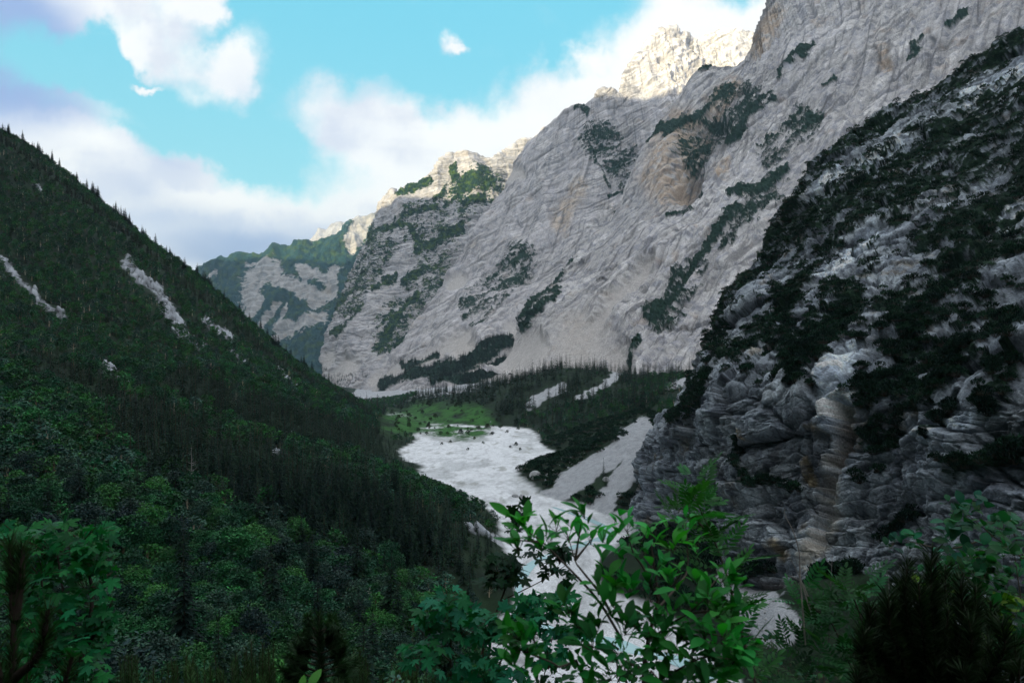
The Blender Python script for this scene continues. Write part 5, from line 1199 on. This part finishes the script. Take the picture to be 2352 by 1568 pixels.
B.whorl(c, (0, -.1, 1), 16, .082, OVAL, (.06, .2, .035), 1.15, var=.25)
B.build('willow_sprig', 'small bright green sprig poking up at the bottom edge', 'sprig', c-np.array([0, 0, .2]))
roundbush(84, [(905, 1560, 3.2, 4, 30, 10)], [[(905, 1690, 3.2), (905, 1560, 3.2)]], (.05, .16, .09), 'little pale green leaf tuft at the bottom edge near the maples', .03, 'seedling')
# -- bare twigs before the cliff
B = Bush(95, (.34, .31, .28))
B.stem([(1850, 1480, 3.4), (1838, 1330, 3.4), (1836, 1270, 3.4), (1822, 1220, 3.4), (1804, 1185, 3.4), (1801, 1168, 3.4)], .0042, .0012); B.stem([(1860, 1400, 3.4), (1835, 1320, 3.4), (1805, 1265, 3.4)], .0035, .001); B.stem([(1858, 1375, 3.4), (1840, 1335, 3.4), (1808, 1320, 3.4)], .003, .001)
e = B.build('bare_twigs', 'thin pale leafless twig curving up tall in front of the cliff', 'twig', P(1850, 1480, 3.4))
B = Bush(96, (.34, .31, .28)); B.stem([(1904, 1480, 3.5), (1906, 1380, 3.5), (1912, 1270, 3.5)], .0028, .001); B.stem([(1911, 1300, 3.5), (1898, 1285, 3.5), (1890, 1262, 3.5)], .002, .0008)
B.build('bare_twigs', 'straight forked grey twig right of the tall curving one', 'twig', P(1904, 1480, 3.5))
B = Bush(97, (.34, .31, .28)); B.stem([(2046, 1400, 3.5), (2040, 1330, 3.5), (2034, 1300, 3.5)], .003, .0012)
B.build('bare_twigs', 'short bare twig end beside the dark mountain pine', 'twig', P(2046, 1400, 3.5))

# -- dead trees in the forest
def snag(px, py, d, h, seed, label, lean=0.0):
    q = P(px, py, d); z = float(height(q[:1], q[1:2])[0][0]); r = np.random.default_rng(seed); s = Soup(); zz = np.linspace(0, 1, 8)
    s.tube(np.stack([lean*zz*h+.02*np.sin(zz*5), zz*0, zz*h], 1), .16*(1-zz*.85), 6, (.34, .32, .30)); br = Soup()
    for k in range(16):
        t = r.uniform(.3, .97); a = r.random()*6.28; L = h*.16*(1.1-t)+.4; o = np.array([lean*t*h, 0, t*h]); dv = np.array([math.cos(a), math.sin(a), r.uniform(.0, .5)])
        br.tube(np.stack([o, o+dv*L*.6, o+dv*L+np.array([0, 0, .15*L])]), [.05, .035, .012], 4, (.33, .31, .29))
    e = link('dead_tree', None); e.location = (q[0], q[1], z-.2); link('trunk', s.mesh('trunk', [M_BARK], True), e); link('branches', br.mesh('branches', [M_BARK], True), e); tag(e, label, 'dead tree')
snag(440, 1130, 205, 15, 1, 'tall thin grey dead tree standing bare in the dark forest')
snag(915, 1375, 105, 4.6, 2, 'small bleached dead tree with forked bare branches above the leafy woods', .12)
snag(1070-240, 1395, 120, 5, 3, 'leaning dead stem among the leafy woods left of the bleached dead tree', .3)

# -- milky turquoise stream on the gravel
def ribbon(name, pts, w, label):
    c = hermite(np.array(pts, float), 60); t = np.gradient(c[:, :2], axis=0); t /= np.linalg.norm(t, axis=1, keepdims=True); nrm = np.stack([-t[:, 1], t[:, 0]], 1)
    ww = w*(.7+.4*np.sin(np.linspace(0, 9, 60))**2)*np.sin(np.linspace(.25, np.pi-.25, 60))**.4
    k = np.linspace(-1, 1, 9); V = np.concatenate([np.concatenate([c[:, None, :2]+nrm[:, None]*ww[:, None, None]*k[None, :, None], np.repeat(c[:, None, 2:3], 9, 1)], 2)]).reshape(-1, 3)
    h = height(V[:, 0], V[:, 1])[0].reshape(60, 9); zc = np.maximum(h.min(1), np.median(h, 1)-.15)+.12
    V[:, 2] = np.repeat(np.convolve(np.pad(zc, 4, 'edge'), np.ones(9)/9, 'valid'), 9)
    o = link(name, make_mesh(name, V, grid_faces(60, 9), [M_W], True)); tag(o, label, 'stream', kind='structure')
M_W, t, b = new_mat('glacial_water'); b.inputs['Base Color'].default_value = (.42, .66, .70, 1); b.inputs['Roughness'].default_value = .12; b.inputs['Specular IOR Level'].default_value = .5
nzw = t.noise(t.new('ShaderNodeNewGeometry').outputs['Position'], 1.2, 4, .6); bw = t.new('ShaderNodeBump'); bw.inputs['Strength'].default_value = .35; bw.inputs['Distance'].default_value = .2; t.put(bw.inputs['Height'], nzw); t.put(b.inputs['Normal'], bw.outputs[0])
def wp(px, py): d = 60*F/(py-PYH); return (*P(px, py, d)[:2], -60)
ribbon('water', [wp(1180, 1400), wp(1195, 1330), wp(1230, 1290), wp(1300, 1262), wp(1370, 1240), wp(1400, 1218), wp(1350, 1192), wp(1270, 1165)], 2.0, 'narrow milky turquoise stream winding over the white gravel')
ribbon('water', [wp(1210, 1420), wp(1290, 1455), wp(1380, 1468), wp(1450, 1490), wp(1540, 1510), wp(1640, 1560)], 2.6, 'milky turquoise stream below the willow shrub')

# ------------------------------------------------------------------ the air of the valley
hb = bpy.data.meshes.new('haze'); x0, x1, y0, y1, z0, z1 = -9400, 9400, -9400, 9400, -300, 2060
hv = [(x, y, z) for z in (z0, z1) for y in (y0, y1) for x in (x0, x1)]
hb.from_pydata(hv, [], [(0, 2, 3, 1), (4, 5, 7, 6), (0, 1, 5, 4), (2, 6, 7, 3), (0, 4, 6, 2), (1, 3, 7, 5)])
hm = bpy.data.materials.new('haze'); hm.use_nodes = True; t = NT(hm.node_tree); t.n.clear()
vo = t.new('ShaderNodeVolumePrincipled'); vo.inputs['Color'].default_value = (.55, .8, 1.0, 1); vo.inputs['Density'].default_value = HAZE; vo.inputs['Anisotropy'].default_value = 0.0
mo = t.new('ShaderNodeOutputMaterial'); t.l.new(vo.outputs[0], mo.inputs['Volume']); hb.materials.append(hm)
tag(link('haze', hb), 'thin bluish air filling the valley', 'haze', kind='stuff')
